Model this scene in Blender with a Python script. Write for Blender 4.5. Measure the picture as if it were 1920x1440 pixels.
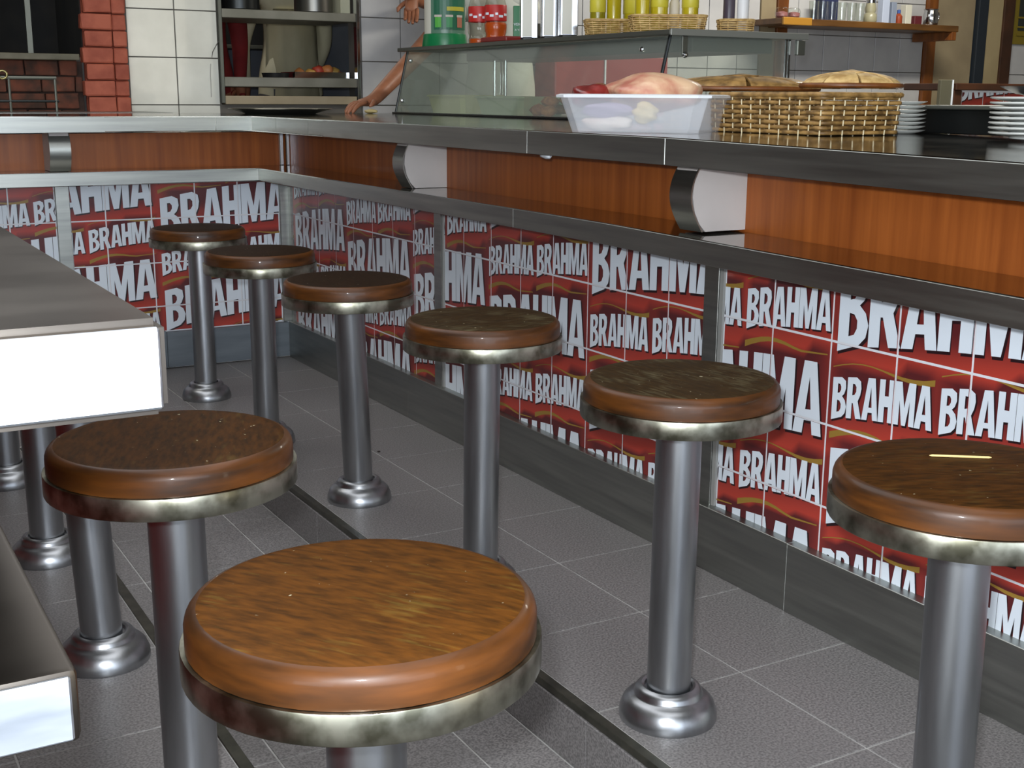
import bpy, bmesh, math, random
from mathutils import Vector, Matrix
random.seed(7)
for o in list(bpy.data.objects): bpy.data.objects.remove(o)
SC = bpy.context.scene
COL = SC.collection
PI = math.pi

# ---------------------------------------------------------------- camera, light, exposure
CAMP = Vector((-1.5368, -4.2628, 0.9254))
cd = bpy.data.cameras.new('camera'); cam = bpy.data.objects.new('camera', cd); COL.objects.link(cam)
cd.sensor_width = 36; cd.lens = 43.89; cd.clip_start = .02
cam.matrix_world = Matrix.Translation(CAMP) @ Matrix(((0.8669984685, 0.1067105428, -0.4867509790),
    (-0.4982735927, 0.1975699933, -0.8442093490), (0.0060813498, 0.9744634204, 0.2244639378))).to_4x4()
SC.camera = cam
W = bpy.data.worlds.new('world'); SC.world = W; W.use_nodes = True
W.node_tree.nodes['Background'].inputs[0].default_value = (.72, .82, 1, 1)
W.node_tree.nodes['Background'].inputs[1].default_value = 1.0
SC.view_settings.view_transform = 'Standard'; SC.view_settings.look = 'None'
SC.view_settings.exposure = 0.12; SC.view_settings.gamma = 1.0
SC.view_settings.use_curve_mapping = False

def area(name, loc, target, sx, sy, power, color):
    l = bpy.data.lights.new(name, 'AREA'); l.shape = 'RECTANGLE'; l.size = sx; l.size_y = sy
    l.energy = power; l.color = color
    o = bpy.data.objects.new(name, l); COL.objects.link(o); o.location = loc
    o.rotation_euler = (Vector(target) - Vector(loc)).to_track_quat('-Z', 'Y').to_euler()
    return o
# the camera's own flash, the daylight of the street front behind the camera, added fill lights for side, aisle, service, kitchen and grill
fl = bpy.data.lights.new('camera_flash', 'SPOT'); fl.energy = 105; fl.color = (.90, .95, 1); fl.shadow_soft_size = .018
fl.spot_size = math.radians(75); fl.spot_blend = .7
flo = bpy.data.objects.new('camera_flash', fl); COL.objects.link(flo)
flo.location = cam.matrix_world @ Vector((-.03, .05, .01)); flo.rotation_euler = cam.matrix_world.to_euler()
area('street_daylight', (-1.3, -7.75, 1.25), (-1.3, 0, .9), 3.4, 2.0, 75, (.80, .89, 1))
area('side_fill', (-4.05, -4.6, 1.25), (1.2, -1.6, .5), 3.0, 1.8, 95, (.86, .93, 1))  # added fill before the closed left wall, brightens the bar fronts
area('doorway_daylight', (2.1, -7.75, 1.1), (1.2, 0, .6), .6, 2.0, 22, (1, .88, .64))
area('service_fill', (2.9, -.5, 2.32), (2.9, .1, 0), 1.2, .2, 52, (1, .95, .84))  # unseen light added to lift the wall behind the bar
area('aisle_fill', (-.9, -2.3, 2.36), (-.9, -2.3, 0), 1.6, 4.2, 40, (.95, .97, 1))  # broad overhead fill, added to brighten floor and ambient
area('kitchen_fill', (.2, 2.0, 2.3), (.2, 2.0, 0), 1.0, .2, 9, (1, .93, .8))  # unseen fill added to brighten the kitchen
area('grill_side_fill', (-1.2, -.1, 2.32), (-.9, .7, .9), 1.0, .2, 4, (1, .97, .88))  # unseen fill added for the tiled pier and brickwork

# ---------------------------------------------------------------- materials
MAT = {}
def nt(name):
    m = bpy.data.materials.new(name); m.use_nodes = True
    n = m.node_tree; b = n.nodes['Principled BSDF']; MAT[name] = m
    return m, n, b
def L(c): return tuple(x / 12.92 if x <= .04045 else ((x + .055) / 1.055) ** 2.4 for x in [v / 255 for v in c]) + (1,)
def plain(name, rgb, rough=.5, metal=0, coat=0, **kw):
    m, n, b = nt(name)
    b.inputs['Base Color'].default_value = L(rgb); b.inputs['Roughness'].default_value = rough
    b.inputs['Metallic'].default_value = metal; b.inputs['Coat Weight'].default_value = coat
    for k, v in kw.items(): b.inputs[k.replace('_', ' ')].default_value = v
    return m
def noise_mix(name, ca, cb, scale=(5, 5, 5), lo=.35, hi=.65, rough=.5, detail=4, bump=0, coat=0, metal=0, r2=None, tiny=0, space='Object', shift=False):
    m, n, b = nt(name); N = n.nodes; K = n.links.new
    tc = N.new('ShaderNodeTexCoord'); mp = N.new('ShaderNodeMapping'); mp.inputs['Scale'].default_value = scale
    src = tc.outputs[space]
    if shift:
        oi = N.new('ShaderNodeObjectInfo'); ad = N.new('ShaderNodeVectorMath'); ad.operation = 'MULTIPLY_ADD'
        ad.inputs[1].default_value = (3.1, 3.1, 3.1); K(oi.outputs['Location'], ad.inputs[0]); K(src, ad.inputs[2]); src = ad.outputs[0]
    K(src, mp.inputs[0])
    t = N.new('ShaderNodeTexNoise'); t.inputs['Scale'].default_value = 1; t.inputs['Detail'].default_value = detail
    K(mp.outputs[0], t.inputs['Vector'])
    cr = N.new('ShaderNodeValToRGB'); cr.color_ramp.elements[0].position = lo; cr.color_ramp.elements[1].position = hi
    cr.color_ramp.elements[0].color = L(ca); cr.color_ramp.elements[1].color = L(cb)
    K(t.outputs[0], cr.inputs[0]); K(cr.outputs[0], b.inputs['Base Color'])
    b.inputs['Roughness'].default_value = rough; b.inputs['Coat Weight'].default_value = coat; b.inputs['Metallic'].default_value = metal
    if r2 is not None:
        mr = N.new('ShaderNodeMapRange'); mr.inputs[3].default_value = rough; mr.inputs[4].default_value = r2
        K(t.outputs[0], mr.inputs[0]); K(mr.outputs[0], b.inputs['Roughness'])
    if bump:
        bp = N.new('ShaderNodeBump'); bp.inputs['Strength'].default_value = bump; bp.inputs['Distance'].default_value = .002
        K(t.outputs[0], bp.inputs['Height']); K(bp.outputs[0], b.inputs['Normal'])
    return m
STEEL = noise_mix('brushed_steel', (154, 156, 152), (178, 180, 174), (3, 3, 60), .3, .7, rough=.28, r2=.46, metal=1, bump=.02)
STEELTOP = noise_mix('worn_steel_top', (128, 126, 120), (154, 152, 146), (6, 6, 6), .3, .7, rough=.04, r2=.13, metal=1, bump=.006)
STEELDULL = noise_mix('dull_steel_top', (88, 82, 76), (104, 98, 91), (7, 11, 4), .3, .7, rough=.26, r2=.42, metal=1, bump=.02)
STEELEND = noise_mix('lit_scuffed_steel', (190, 198, 208), (222, 228, 236), (9, 9, 40), .3, .7, rough=.34, r2=.52, metal=1, bump=.04)  # scuffed steel, flash brightness of the end faces put into its pale colour
POLE = noise_mix('pole_steel', (158, 160, 163), (182, 184, 187), (30, 30, 4), .3, .7, rough=.28, r2=.40, metal=1)
RING = noise_mix('tarnished_band', (112, 110, 94), (182, 180, 164), (26, 26, 26), .38, .62, rough=.22, r2=.45, metal=1, shift=True)
CHROME = plain('chrome', (200, 202, 205), .12, 1)
DARKST = plain('dark_steel', (52, 54, 54), .3, .8)
BLACK = plain('black_plastic', (22, 22, 24), .4)
def seat_mat(name, a, b_, wear, wl):
    m, n, b = nt(name); N = n.nodes; K = n.links.new
    tc = N.new('ShaderNodeTexCoord'); oi = N.new('ShaderNodeObjectInfo')
    ad = N.new('ShaderNodeVectorMath'); ad.operation = 'MULTIPLY_ADD'; ad.inputs[1].default_value = (5, 5, 5)
    K(oi.outputs['Location'], ad.inputs[0]); K(tc.outputs['Object'], ad.inputs[2])
    def nz(sc, rot, det):
        mp = N.new('ShaderNodeMapping'); mp.inputs['Scale'].default_value = sc; mp.inputs['Rotation'].default_value = (0, 0, rot)
        t = N.new('ShaderNodeTexNoise'); t.inputs['Scale'].default_value = 1; t.inputs['Detail'].default_value = det
        K(ad.outputs[0], mp.inputs[0]); K(mp.outputs[0], t.inputs['Vector']); return t.outputs[0]
    g = nz((44, 170, 44), .9, 5); p = nz((16, 16, 16), 0, 5); s = nz((30, 160, 60), -.5, 3); q = nz((130, 130, 130), 0, 2)
    r1 = N.new('ShaderNodeValToRGB'); r1.color_ramp.elements[0].position = .28; r1.color_ramp.elements[1].position = .66
    r1.color_ramp.elements[0].color = L(a); r1.color_ramp.elements[1].color = L(b_); K(g, r1.inputs[0])
    r2 = N.new('ShaderNodeValToRGB'); r2.color_ramp.elements[0].position = wl; r2.color_ramp.elements[1].position = wl + .2
    r2.color_ramp.elements[0].color = (0, 0, 0, 1); r2.color_ramp.elements[1].color = (.75, .75, .75, 1); 
    mu = N.new('ShaderNodeMath'); mu.operation = 'MULTIPLY_ADD'; mu.inputs[1].default_value = .5
    m2 = N.new('ShaderNodeMath'); m2.operation = 'MULTIPLY'; m2.inputs[1].default_value = .5
    K(s, m2.inputs[0]); K(p, mu.inputs[0]); K(m2.outputs[0], mu.inputs[2]); K(mu.outputs[0], r2.inputs[0])
    mx = N.new('ShaderNodeMixRGB'); mx.inputs[2].default_value = L(wear); K(r2.outputs[0], mx.inputs[0]); K(r1.outputs[0], mx.inputs[1])
    r3 = N.new('ShaderNodeValToRGB'); r3.color_ramp.elements[0].position = .735; r3.color_ramp.elements[1].position = .77
    r3.color_ramp.elements[0].color = (0, 0, 0, 1); r3.color_ramp.elements[1].color = (1, 1, 1, 1); K(q, r3.inputs[0]); r3.color_ramp.elements[1].color = (.8, .8, .8, 1)
    mx2 = N.new('ShaderNodeMixRGB'); mx2.inputs[2].default_value = L((190, 180, 150)); K(r3.outputs[0], mx2.inputs[0]); K(mx.outputs[0], mx2.inputs[1])
    K(mx2.outputs[0], b.inputs['Base Color'])
    b.inputs['Roughness'].default_value = .5; b.inputs['Specular IOR Level'].default_value = .06; b.inputs['Coat Weight'].default_value = .02; b.inputs['Coat Roughness'].default_value = .25
    bp = N.new('ShaderNodeBump'); bp.inputs['Strength'].default_value = .25; bp.inputs['Distance'].default_value = .001
    K(s, bp.inputs['Height']); K(bp.outputs[0], b.inputs['Normal'])
    return m
SEAT_TAN = seat_mat('worn_tan_seat_wood', (60, 35, 8), (94, 55, 14), (116, 92, 38), .55)
SEAT_BRN = seat_mat('worn_brown_seat_wood', (44, 27, 10), (74, 44, 15), (90, 70, 34), .56)
SEAT_GRY = seat_mat('worn_greyed_seat_wood', (46, 35, 22), (60, 44, 25), (98, 90, 66), .50)
SEAT_DRK = seat_mat('worn_dark_seat_wood', (36, 26, 18), (48, 33, 22), (64, 56, 42), .58)
EDGE = noise_mix('lacquered_seat_edge', (46, 26, 9), (96, 54, 16), (9, 9, 60), .3, .7, rough=.45, coat=.14, shift=True)
EDGE.node_tree.nodes['Principled BSDF'].inputs['Coat Roughness'].default_value = .08; EDGE.node_tree.nodes['Principled BSDF'].inputs['Specular IOR Level'].default_value = .3
WOODP = noise_mix('laminated_wood_panel', (136, 70, 28), (170, 94, 40), (50, 50, 2.2), .3, .72, rough=.42, detail=6, coat=.04)
WOODP.node_tree.nodes['Principled BSDF'].inputs['Specular IOR Level'].default_value = .35
FTILE = noise_mix('speckled_granite_tile', (104, 101, 100), (142, 138, 136), (260, 260, 260), .36, .64, rough=.33, r2=.42, detail=2, space='Object')
GROUT = noise_mix('floor_grout', (160, 158, 154), (186, 184, 180), (20, 20, 20), rough=.8)
NOSE = noise_mix('step_nosing_metal', (70, 70, 62), (92, 90, 80), (30, 30, 30), rough=.35, metal=.7)
TGROUT = plain('white_tile_grout', (232, 234, 238), .6)
WHITE = plain('printed_white', (232, 240, 248), .3, coat=.2)
SHADOW = plain('printed_black_outline', (40, 20, 24), .35, coat=.2)
GOLD = plain('printed_gold', (158, 124, 52), .35, coat=.2)
WTILE = noise_mix('white_glazed_tile', (206, 206, 196), (220, 220, 210), (6, 6, 6), rough=.2, coat=.2)
GTILE = noise_mix('grey_white_tile', (176, 176, 178), (190, 190, 190), (6, 6, 6), rough=.3)
DGROUT = plain('dark_tile_grout', (96, 92, 86), .8)
BRICKM = noise_mix('painted_red_brick', (142, 66, 46), (172, 90, 66), (14, 14, 14), rough=.7, bump=.5, shift=True)
DKBRICK = noise_mix('dark_brick', (60, 40, 30), (108, 58, 40), (16, 16, 16), rough=.85, bump=.6, shift=True)  # darker brick for the courses below the slab
MORTAR = noise_mix('dark_mortar', (48, 36, 30), (70, 50, 42), (20, 20, 20), rough=.9)
REDMORT = noise_mix('red_mortar', (118, 54, 38), (140, 66, 48), (20, 20, 20), rough=.9)
CREAM = noise_mix('cream_laminate', (190, 184, 180), (204, 198, 194), (5, 5, 5), rough=.4)
PLASTER = noise_mix('tan_plaster', (126, 112, 88), (146, 132, 104), (4, 4, 4), rough=.8)
DWALL = noise_mix('dim_room_wall', (150, 144, 134), (164, 158, 146), (3, 3, 3), rough=.8)
TRIMW = noise_mix('varnished_trim', (94, 52, 20), (130, 76, 30), (20, 20, 3), rough=.4)
SHELFW = noise_mix('varnished_shelf', (74, 48, 22), (104, 70, 32), (3, 20, 20), rough=.4)
DFRAME = noise_mix('dark_brown_frame', (50, 30, 20), (70, 42, 26), (8, 8, 8), rough=.4)
CONC = plain('street_floor', (110, 108, 104), .8)
def glass(name, tint, gl=.9, haze=0):
    m = bpy.data.materials.new(name); m.use_nodes = True; n = m.node_tree; N = n.nodes; N.clear(); K = n.links.new
    o = N.new('ShaderNodeOutputMaterial'); mx = N.new('ShaderNodeMixShader'); t = N.new('ShaderNodeBsdfTransparent'); g = N.new('ShaderNodeBsdfGlossy')
    lw = N.new('ShaderNodeLayerWeight'); lw.inputs[0].default_value = .5
    pw = N.new('ShaderNodeMath'); pw.operation = 'POWER'; pw.inputs[1].default_value = 4.5; K(lw.outputs['Facing'], pw.inputs[0])
    f = N.new('ShaderNodeMath'); f.operation = 'MULTIPLY_ADD'; f.inputs[1].default_value = .9; f.inputs[2].default_value = .035; K(pw.outputs[0], f.inputs[0])
    t.inputs[0].default_value = tint; g.inputs[0].default_value = (gl, gl, gl, 1); g.inputs[1].default_value = .04
    K(f.outputs[0], mx.inputs[0]); K(t.outputs[0], mx.inputs[1]); K(g.outputs[0], mx.inputs[2]); last = mx
    if haze:
        df = N.new('ShaderNodeBsdfDiffuse'); df.inputs[0].default_value = (.62, .66, .62, 1)
        m3 = N.new('ShaderNodeMixShader'); m3.inputs[0].default_value = haze; K(mx.outputs[0], m3.inputs[1]); K(df.outputs[0], m3.inputs[2]); last = m3
    K(last.outputs[0], o.inputs[0]); MAT[name] = m
    return m
GLASS = glass('case_glass', (.88, .91, .87, 1), .9, .13); CLEAR = glass('clear_glass', (.93, .95, .93, 1)); PET = glass('clear_pet', (.9, .88, .84, 1))
def milky(name, rgb, tr, rough=.3):
    m = plain(name, rgb, rough); n = m.node_tree; N = n.nodes; K = n.links.new
    t = N.new('ShaderNodeBsdfTransparent'); mx = N.new('ShaderNodeMixShader'); mx.inputs[0].default_value = tr
    K(N['Principled BSDF'].outputs[0], mx.inputs[1]); K(t.outputs[0], mx.inputs[2]); K(mx.outputs[0], N['Material Output'].inputs[0]); return m
TUB = milky('milky_tub_plastic', (236, 240, 246), .72, .3)
TUBRIM = plain('white_tub_rim', (232, 236, 240), .3)
# print colours on the tiles come from a colour attribute
PRINT, n_, b_ = nt('printed_red_tile')
at_ = n_.nodes.new('ShaderNodeAttribute'); at_.attribute_name = 'print'
n_.links.new(at_.outputs['Color'], b_.inputs['Base Color']); b_.inputs['Roughness'].default_value = .28; b_.inputs['Coat Weight'].default_value = .15

# ---------------------------------------------------------------- helpers
def link(name, bm, mats, parent=None, smooth=False, loc=None, rot=None):
    me = bpy.data.meshes.new(name); bm.to_mesh(me); bm.free()
    for m in (mats if isinstance(mats, (list, tuple)) else [mats]): me.materials.append(m)
    if smooth:
        for p in me.polygons: p.use_smooth = True
        if smooth != 'all': me.set_sharp_from_angle(angle=math.radians(35))
    o = bpy.data.objects.new(name, me); COL.objects.link(o)
    if parent: o.parent = parent
    if loc: o.location = loc
    if rot: o.rotation_euler = rot
    return o
def thing(name, label, cat, loc=(0, 0, 0), rot=(0, 0, 0), group=None):
    o = bpy.data.objects.new(name, None); COL.objects.link(o); o.location = loc; o.rotation_euler = rot
    o.empty_display_size = .05
    return tag(o, label, cat, group)
def tag(o, label=None, cat=None, group=None, kind=None):
    if label: o['label'] = label
    if cat: o['category'] = cat
    if group: o['group'] = group
    if kind: o['kind'] = kind
    return o
def struct(name, bm, m, **k): return tag(link(name, bm, m, **k), kind='structure')
def dup(root, loc=None, rot=None, label=None):
    def cp(o, par):
        c = o.copy(); COL.objects.link(c)
        if par: c.parent = par
        for ch in list(o.children): cp(ch, c)
        return c
    c = cp(root, None)
    if loc is not None: c.location = loc
    if rot is not None: c.rotation_euler = rot
    if label: c['label'] = label
    return c
def box(bm, x0, x1, y0, y1, z0, z1, bev=0, mi=0):
    vs = [bm.verts.new((x, y, z)) for x in (x0, x1) for y in (y0, y1) for z in (z0, z1)]
    fs = [bm.faces.new([vs[i] for i in f]) for f in ((0, 1, 3, 2), (4, 6, 7, 5), (0, 4, 5, 1), (2, 3, 7, 6), (0, 2, 6, 4), (1, 5, 7, 3))]
    for f in fs: f.material_index = mi
    if bev:
        es = list({e for f in fs for e in f.edges})
        r = bmesh.ops.bevel(bm, geom=es, offset=bev, segments=1 if bev < .003 else 2, affect='EDGES', profile=.5)
        for f in r['faces']: f.material_index = mi
    return vs
def B(*a, **k):
    bm = bmesh.new(); box(bm, *a, **k); return bm
def lathe(bm, prof, n=32, c=(0, 0, 0), mi=0, sx=1, sy=1, close=True):
    rings = []
    for r, z in prof:
        rings.append([bm.verts.new((c[0] + sx * r * math.cos(2 * PI * i / n), c[1] + sy * r * math.sin(2 * PI * i / n), c[2] + z)) for i in range(n)])
    for a, b in zip(rings, rings[1:]):
        for i in range(n):
            f = bm.faces.new((a[i], a[(i + 1) % n], b[(i + 1) % n], b[i])); f.material_index = mi
    if close:
        for rg, rev in ((rings[0], True), (rings[-1], False)):
            f = bm.faces.new(list(reversed(rg)) if rev else rg); f.material_index = mi
    return bm
def LT(prof, n=32, **k): return lathe(bmesh.new(), prof, n, **k)
def tube(bm, pts, r, n=8, mi=0, cap=True):
    pts = [Vector(p) for p in pts]; rings = []
    for i, p in enumerate(pts):
        d = (pts[min(i + 1, len(pts) - 1)] - pts[max(i - 1, 0)]).normalized()
        a = d.orthogonal().normalized() if i == 0 else (prev - d * prev.dot(d)).normalized()
        prev = a; b = d.cross(a); rr = r[i] if isinstance(r, (list, tuple)) else r
        rings.append([bm.verts.new(p + rr * (math.cos(2 * PI * k / n) * a + math.sin(2 * PI * k / n) * b)) for k in range(n)])
    for a, b in zip(rings, rings[1:]):
        for i in range(n): bm.faces.new((a[i], a[(i + 1) % n], b[(i + 1) % n], b[i])).material_index = mi
    if cap:
        bm.faces.new(list(reversed(rings[0]))).material_index = mi; bm.faces.new(rings[-1]).material_index = mi
    return bm
def T(pts, r, n=8, **k): return tube(bmesh.new(), pts, r, n, **k)
def blob(bm, c, s, seed=0, amp=.12, sub=3, rot=0):
    r = bmesh.ops.create_icosphere(bm, subdivisions=sub, radius=1)
    rn = random.Random(seed); ph = [rn.uniform(0, 6) for _ in range(6)]
    for v in r['verts']:
        p = v.co; k = 1 + amp * (math.sin(3 * p.x + ph[0]) * math.sin(2.5 * p.y + ph[1]) + .6 * math.sin(6 * p.z + ph[2] + 3 * p.x) + .4 * math.sin(8 * p.y + ph[3]))
        q = Vector((p.x * s[0] * k, p.y * s[1] * k, p.z * s[2] * k)); q.rotate(Matrix.Rotation(rot, 3, 'Z')); v.co = q + Vector(c)
    return bm

# ---------------------------------------------------------------- the setting
A0 = -.105                       # the aisle is one step lower than the two platforms
ft = struct('floor', B(-4.2, 6.5, -8, 3.2, -.25, A0 - .0012), GROUT)
def ftile(x0, x1, y0, y1, z, parent):
    g = .0015
    return link('tile', B(x0 + g, x1 - g, y0 + g, y1 - g, z - .01, z, bev=.0008), FTILE, parent)
ys = [-.255 - .283 * k for k in range(-1, 14)]
plat = struct('trim_1', B(-.553, 0, -4.25, -.0, A0 - .004, -.0012), GROUT)      # raised platform by the right bar
platl = struct('trim_2', B(-1.62, -1.055, -4.25, 0, A0 - .004, -.0012), GROUT)
platb = struct('trim_3', B(-1.055, -.553, -.82, 0, A0 - .004, -.0012), GROUT)
struct('trim_4', B(-3.6, -1.62, -.9, 0, A0 - .004, -.004), FTILE)
for a, b in zip(ys, ys[1:]):
    b = max(b, -4.25); a = min(a, 0)
    if a - b < .03: continue
    ftile(-.255, -.0, b, a, 0, plat); ftile(-.5375, -.255, b, a, 0, plat)
    ftile(-1.34, -1.071, b, a, 0, platl); ftile(-1.6, -1.34, b, a, 0, platl)
for x0, x1 in ((-1.071, -.808), (-.808, -.5375)):
    for y0, y1 in ((-.283, 0), (-.566, -.283), (-.80, -.566)): ftile(x0, x1, y0, y1, 0, platb)
# metal nosings and riser tiles
link('nosing', B(-.556, -.5385, -4.25, -.82, -.012, .001, bev=.001), NOSE, plat)
link('nosing', B(-1.071, -1.052, -4.25, -.82, -.012, .001, bev=.001), NOSE, platl)
link('nosing', B(-1.055, -.553, -.822, -.802, -.012, .001, bev=.001), NOSE, platb)
yy = -.82
while yy > -4.2:
    y1 = max(yy - .283, -4.25)
    link('riser_tile', B(-.5585, -.553, y1 + .001, yy - .001, A0, -.013, bev=.0006), FTILE, plat)
    link('riser_tile', B(-1.055, -1.0495, y1 + .001, yy - .001, A0, -.013, bev=.0006), FTILE, platl)
    yy -= .283
for k in range(12):
    y1 = -.822 - .283 * k; y0 = max(y1 - .283, -4.25)
    for x0, x1 in ((-1.049, -.956), (-.956, -.673), (-.673, -.559)): ftile(x0, x1, y0, y1, A0, ft)
for k in range(7):
    for j in range(4): ftile(-1.6 + .4 * j, -1.2 + .4 * j, -4.26 - .5 * (k + 1), -4.26 - .5 * k, A0, ft)

struct('ceiling', B(-4.2, 6.5, -8, 3.2, 2.4, 2.5), DWALL)
struct('wall_left', B(-4.2, -4.1, -8, 3.2, A0, 2.4), DWALL)
struct('wall_right', B(6.4, 6.5, -8, 3.2, A0, 2.4), DWALL)
struct('wall_rear', B(-4.2, 6.5, 3.1, 3.2, A0, 2.4), GTILE)
for i, (x0, x1, z0, z1) in enumerate(((-4.2, -3.05, A0, 2.4), (.45, 1.75, A0, 2.4), (2.45, 6.5, A0, 2.4), (-3.05, .45, 2.27, 2.4), (1.75, 2.45, 2.2, 2.4))):
    struct('wall_front_%s' % 'abcde'[i], B(x0, x1, -7.9, -7.78, z0, z1), DWALL)

# back wall: brick corner, tiled pier, pass-through, tiled wall, timber uprights
wb = struct('wall_back', B(-4.1, -.86, 1.03, 1.13, A0, 2.4), MORTAR)
bmw = bmesh.new()
for a in ((-.86, .085, A0, .855), (-.30, .085, .855, 2.4), (.085, .715, A0, .885), (.085, .715, 1.62, 2.4), (.715, 6.4, A0, 2.4), (-.86, -.30, 1.72, 2.4)):
    box(bmw, a[0], a[1], 1.006, 1.13, a[2], a[3])
wt = struct('wall_tiled', bmw, DGROUT)
def wtile(x0, x1, z0, z1, m, parent, y=1.0, g=.0022):
    return link('tile', B(x0 + g, x1 - g, y, y + .007, z0 + g, z1 - g, bev=.001), m, parent)
zr = [.70, .868, .8836, 1.0725, 1.2614, 1.45, 1.64]
zt = [.695, .883, 1.072, 1.260, 1.448, 1.637, 1.826]
for z0, z1 in zip(zt, zt[1:]):
    for x0, x1 in ((-.292, -.098), (-.098, .078)): wtile(x0, x1, z0, z1, WTILE, wt)
    x = .722
    for x1 in [.912 + .193 * k for k in range(12)]:
        if x1 > 2.99: x1 = 2.985
        wtile(x, x1, z0, z1, GTILE, wt); x = x1
        if x1 == 2.985: break
    x = 3.25
    wtile(3.16, 3.25, z0 , z1, GTILE, wt)
    for k in range(5):
        x1 = min(3.25 + .193 * (k + 1), 4.208); wtile(x, x1, z0, z1, GTILE, wt); x = x1
    x = 4.92
    for k in range(6): wtile(x, x + .193, z0, z1, GTILE, wt); x += .193
struct('trim_5', B(2.985, 3.085, .99, 1.006, A0, 2.4), PLASTER)
struct('trim_6', B(3.085, 3.16, .975, 1.006, A0, 2.4, bev=.004), TRIMW)
struct('trim_7', B(4.21, 4.285, .975, 1.006, .6, 2.4, bev=.004), TRIMW)
struct('trim_8', B(4.285, 4.6, .985, 1.006, A0, 2.4), PLASTER)
struct('trim_9', B(4.61, 4.69, .96, 1.006, A0, 2.4, bev=.004), plain('dark_blue_pipe', (30, 38, 46), .5))
struct('trim_10', B(4.69, 4.83, .975, 1.006, A0, 2.4), noise_mix('beige_post', (150, 134, 100), (164, 148, 112), (4, 4, 4), rough=.7))
struct('trim_11', B(4.83, 4.92, .96, 1.006, A0, 2.4, bev=.004), DFRAME)
link('tile_crack', T([(.080, .9985, 1.140), (.066, .9985, 1.118), (.054, .9985, 1.098), (.050, .9985, 1.076)], [.0022, .0015, .0018, .001], 5), DGROUT, wt)
link('tile_crack', T([(.044, .9992, 1.050), (.040, .9992, 1.01), (.041, .9992, .97), (.040, .9992, .915)], .0008, 5), DGROUT, wt)
# brickwork around the grill opening
BRk = [bpy.data.meshes.new('brick') for _ in range(6)]
def brick_mesh(w, h, d, seed):
    bm = B(0, w, 0, d, 0, h, bev=.005); rn = random.Random(seed)
    for v in bm.verts: v.co += Vector([rn.uniform(-.0016, .0016) for _ in range(3)])
    return bm
def brick(x0, x1, y, z0, z1, m, parent, d=.05):
    return link('brick', brick_mesh(x1 - x0 - .004, z1 - z0 - .005, d, random.random()), m, parent, loc=(x0 + .003, y + random.uniform(-.004, .004), z0 + .004))
col = struct('wall_brick', B(-.466, -.302, .985, 1.006, .8, 1.72), REDMORT)
for k in range(12):
    z = .85 + .0635 * k; off = .012 if k % 2 else 0
    brick(-.468 - off, -.358, .955, z, z + .0635, BRICKM, col)
    brick(-.358, -.300, .962 + .006 * (k % 2), z, z + .0635, BRICKM, col)
sill = struct('wall_sill', B(-4.1, -.47, 1.02, 1.06, A0, 1.05), MORTAR)
for k in range(4):
    z = .80 + .0635 * k; x = -1.6 + (.07 if k % 2 else 0)
    while x < -.49:
        w = .128 if random.random() < .8 else .07
        x1 = min(x + w, -.475)
        if x1 - x > .02: brick(x, x1, .995, z, z + .0635, DKBRICK, sill)
        x = x1
# the dark oven recess: slab, back and sides
tr = struct('trim_12', B(-1.7, -.495, .93, 1.5, 1.052, 1.076, bev=.003), noise_mix('grimy_stone_slab', (84, 80, 64), (112, 106, 88), (9, 9, 9), rough=.6))
bmr = bmesh.new(); box(bmr, -1.7, -.40, 1.48, 1.5, 1.07, 1.72); box(bmr, -.47, -.45, 1.0, 1.5, 1.07, 1.72); box(bmr, -1.7, -1.68, 1.0, 1.5, 1.07, 1.72); box(bmr, -1.7, -.4, 1.0, 1.5, 1.7, 1.72)
struct('wall_recess', bmr, noise_mix('recess_black', (12, 12, 12), (26, 24, 20), (8, 8, 8), rough=.9))  # near-black lining of the recess

# ---------------------------------------------------------------- printed tile fields
LET = {  # outlines in a box 1 high; (width, outer, holes)
 'B': (.56, [(0, -.06), (0, 1), (.34, 1), (.5, .9), (.52, .72), (.46, .58), (.38, .52), (.5, .44), (.56, .28), (.52, .12), (.40, .02)],
       [[(.2, .60), (.2, .84), (.28, .83), (.33, .76), (.33, .68), (.28, .61)], [(.2, .14), (.2, .44), (.29, .42), (.35, .34), (.35, .24), (.3, .16)]]),
 'R': (.58, [(0, 0), (0, 1), (.34, 1), (.5, .9), (.53, .72), (.5, .56), (.42, .46), (.58, 0), (.37, 0), (.24, .40), (.2, .40), (.2, 0)],
       [[(.2, .55), (.2, .84), (.28, .83), (.34, .76), (.34, .64), (.28, .56)]]),
 'A': (.60, [(0, 0), (.18, 1), (.44, 1), (.60, 0), (.41, 0), (.38, .19), (.23, .19), (.2, 0)], [[(.245, .34), (.36, .34), (.305, .78)]]),
 'H': (.54, [(0, 0), (0, 1), (.2, 1), (.2, .60), (.34, .60), (.34, 1), (.54, 1), (.54, 0), (.34, 0), (.34, .41), (.2, .41), (.2, 0)], []),
 'M': (.72, [(0, 0), (0, 1), (.24, 1), (.36, .44), (.48, 1), (.72, 1), (.72, 0), (.54, 0), (.54, .56), (.43, 0), (.29, 0), (.18, .56), (.18, 0)], []),
}
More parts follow.
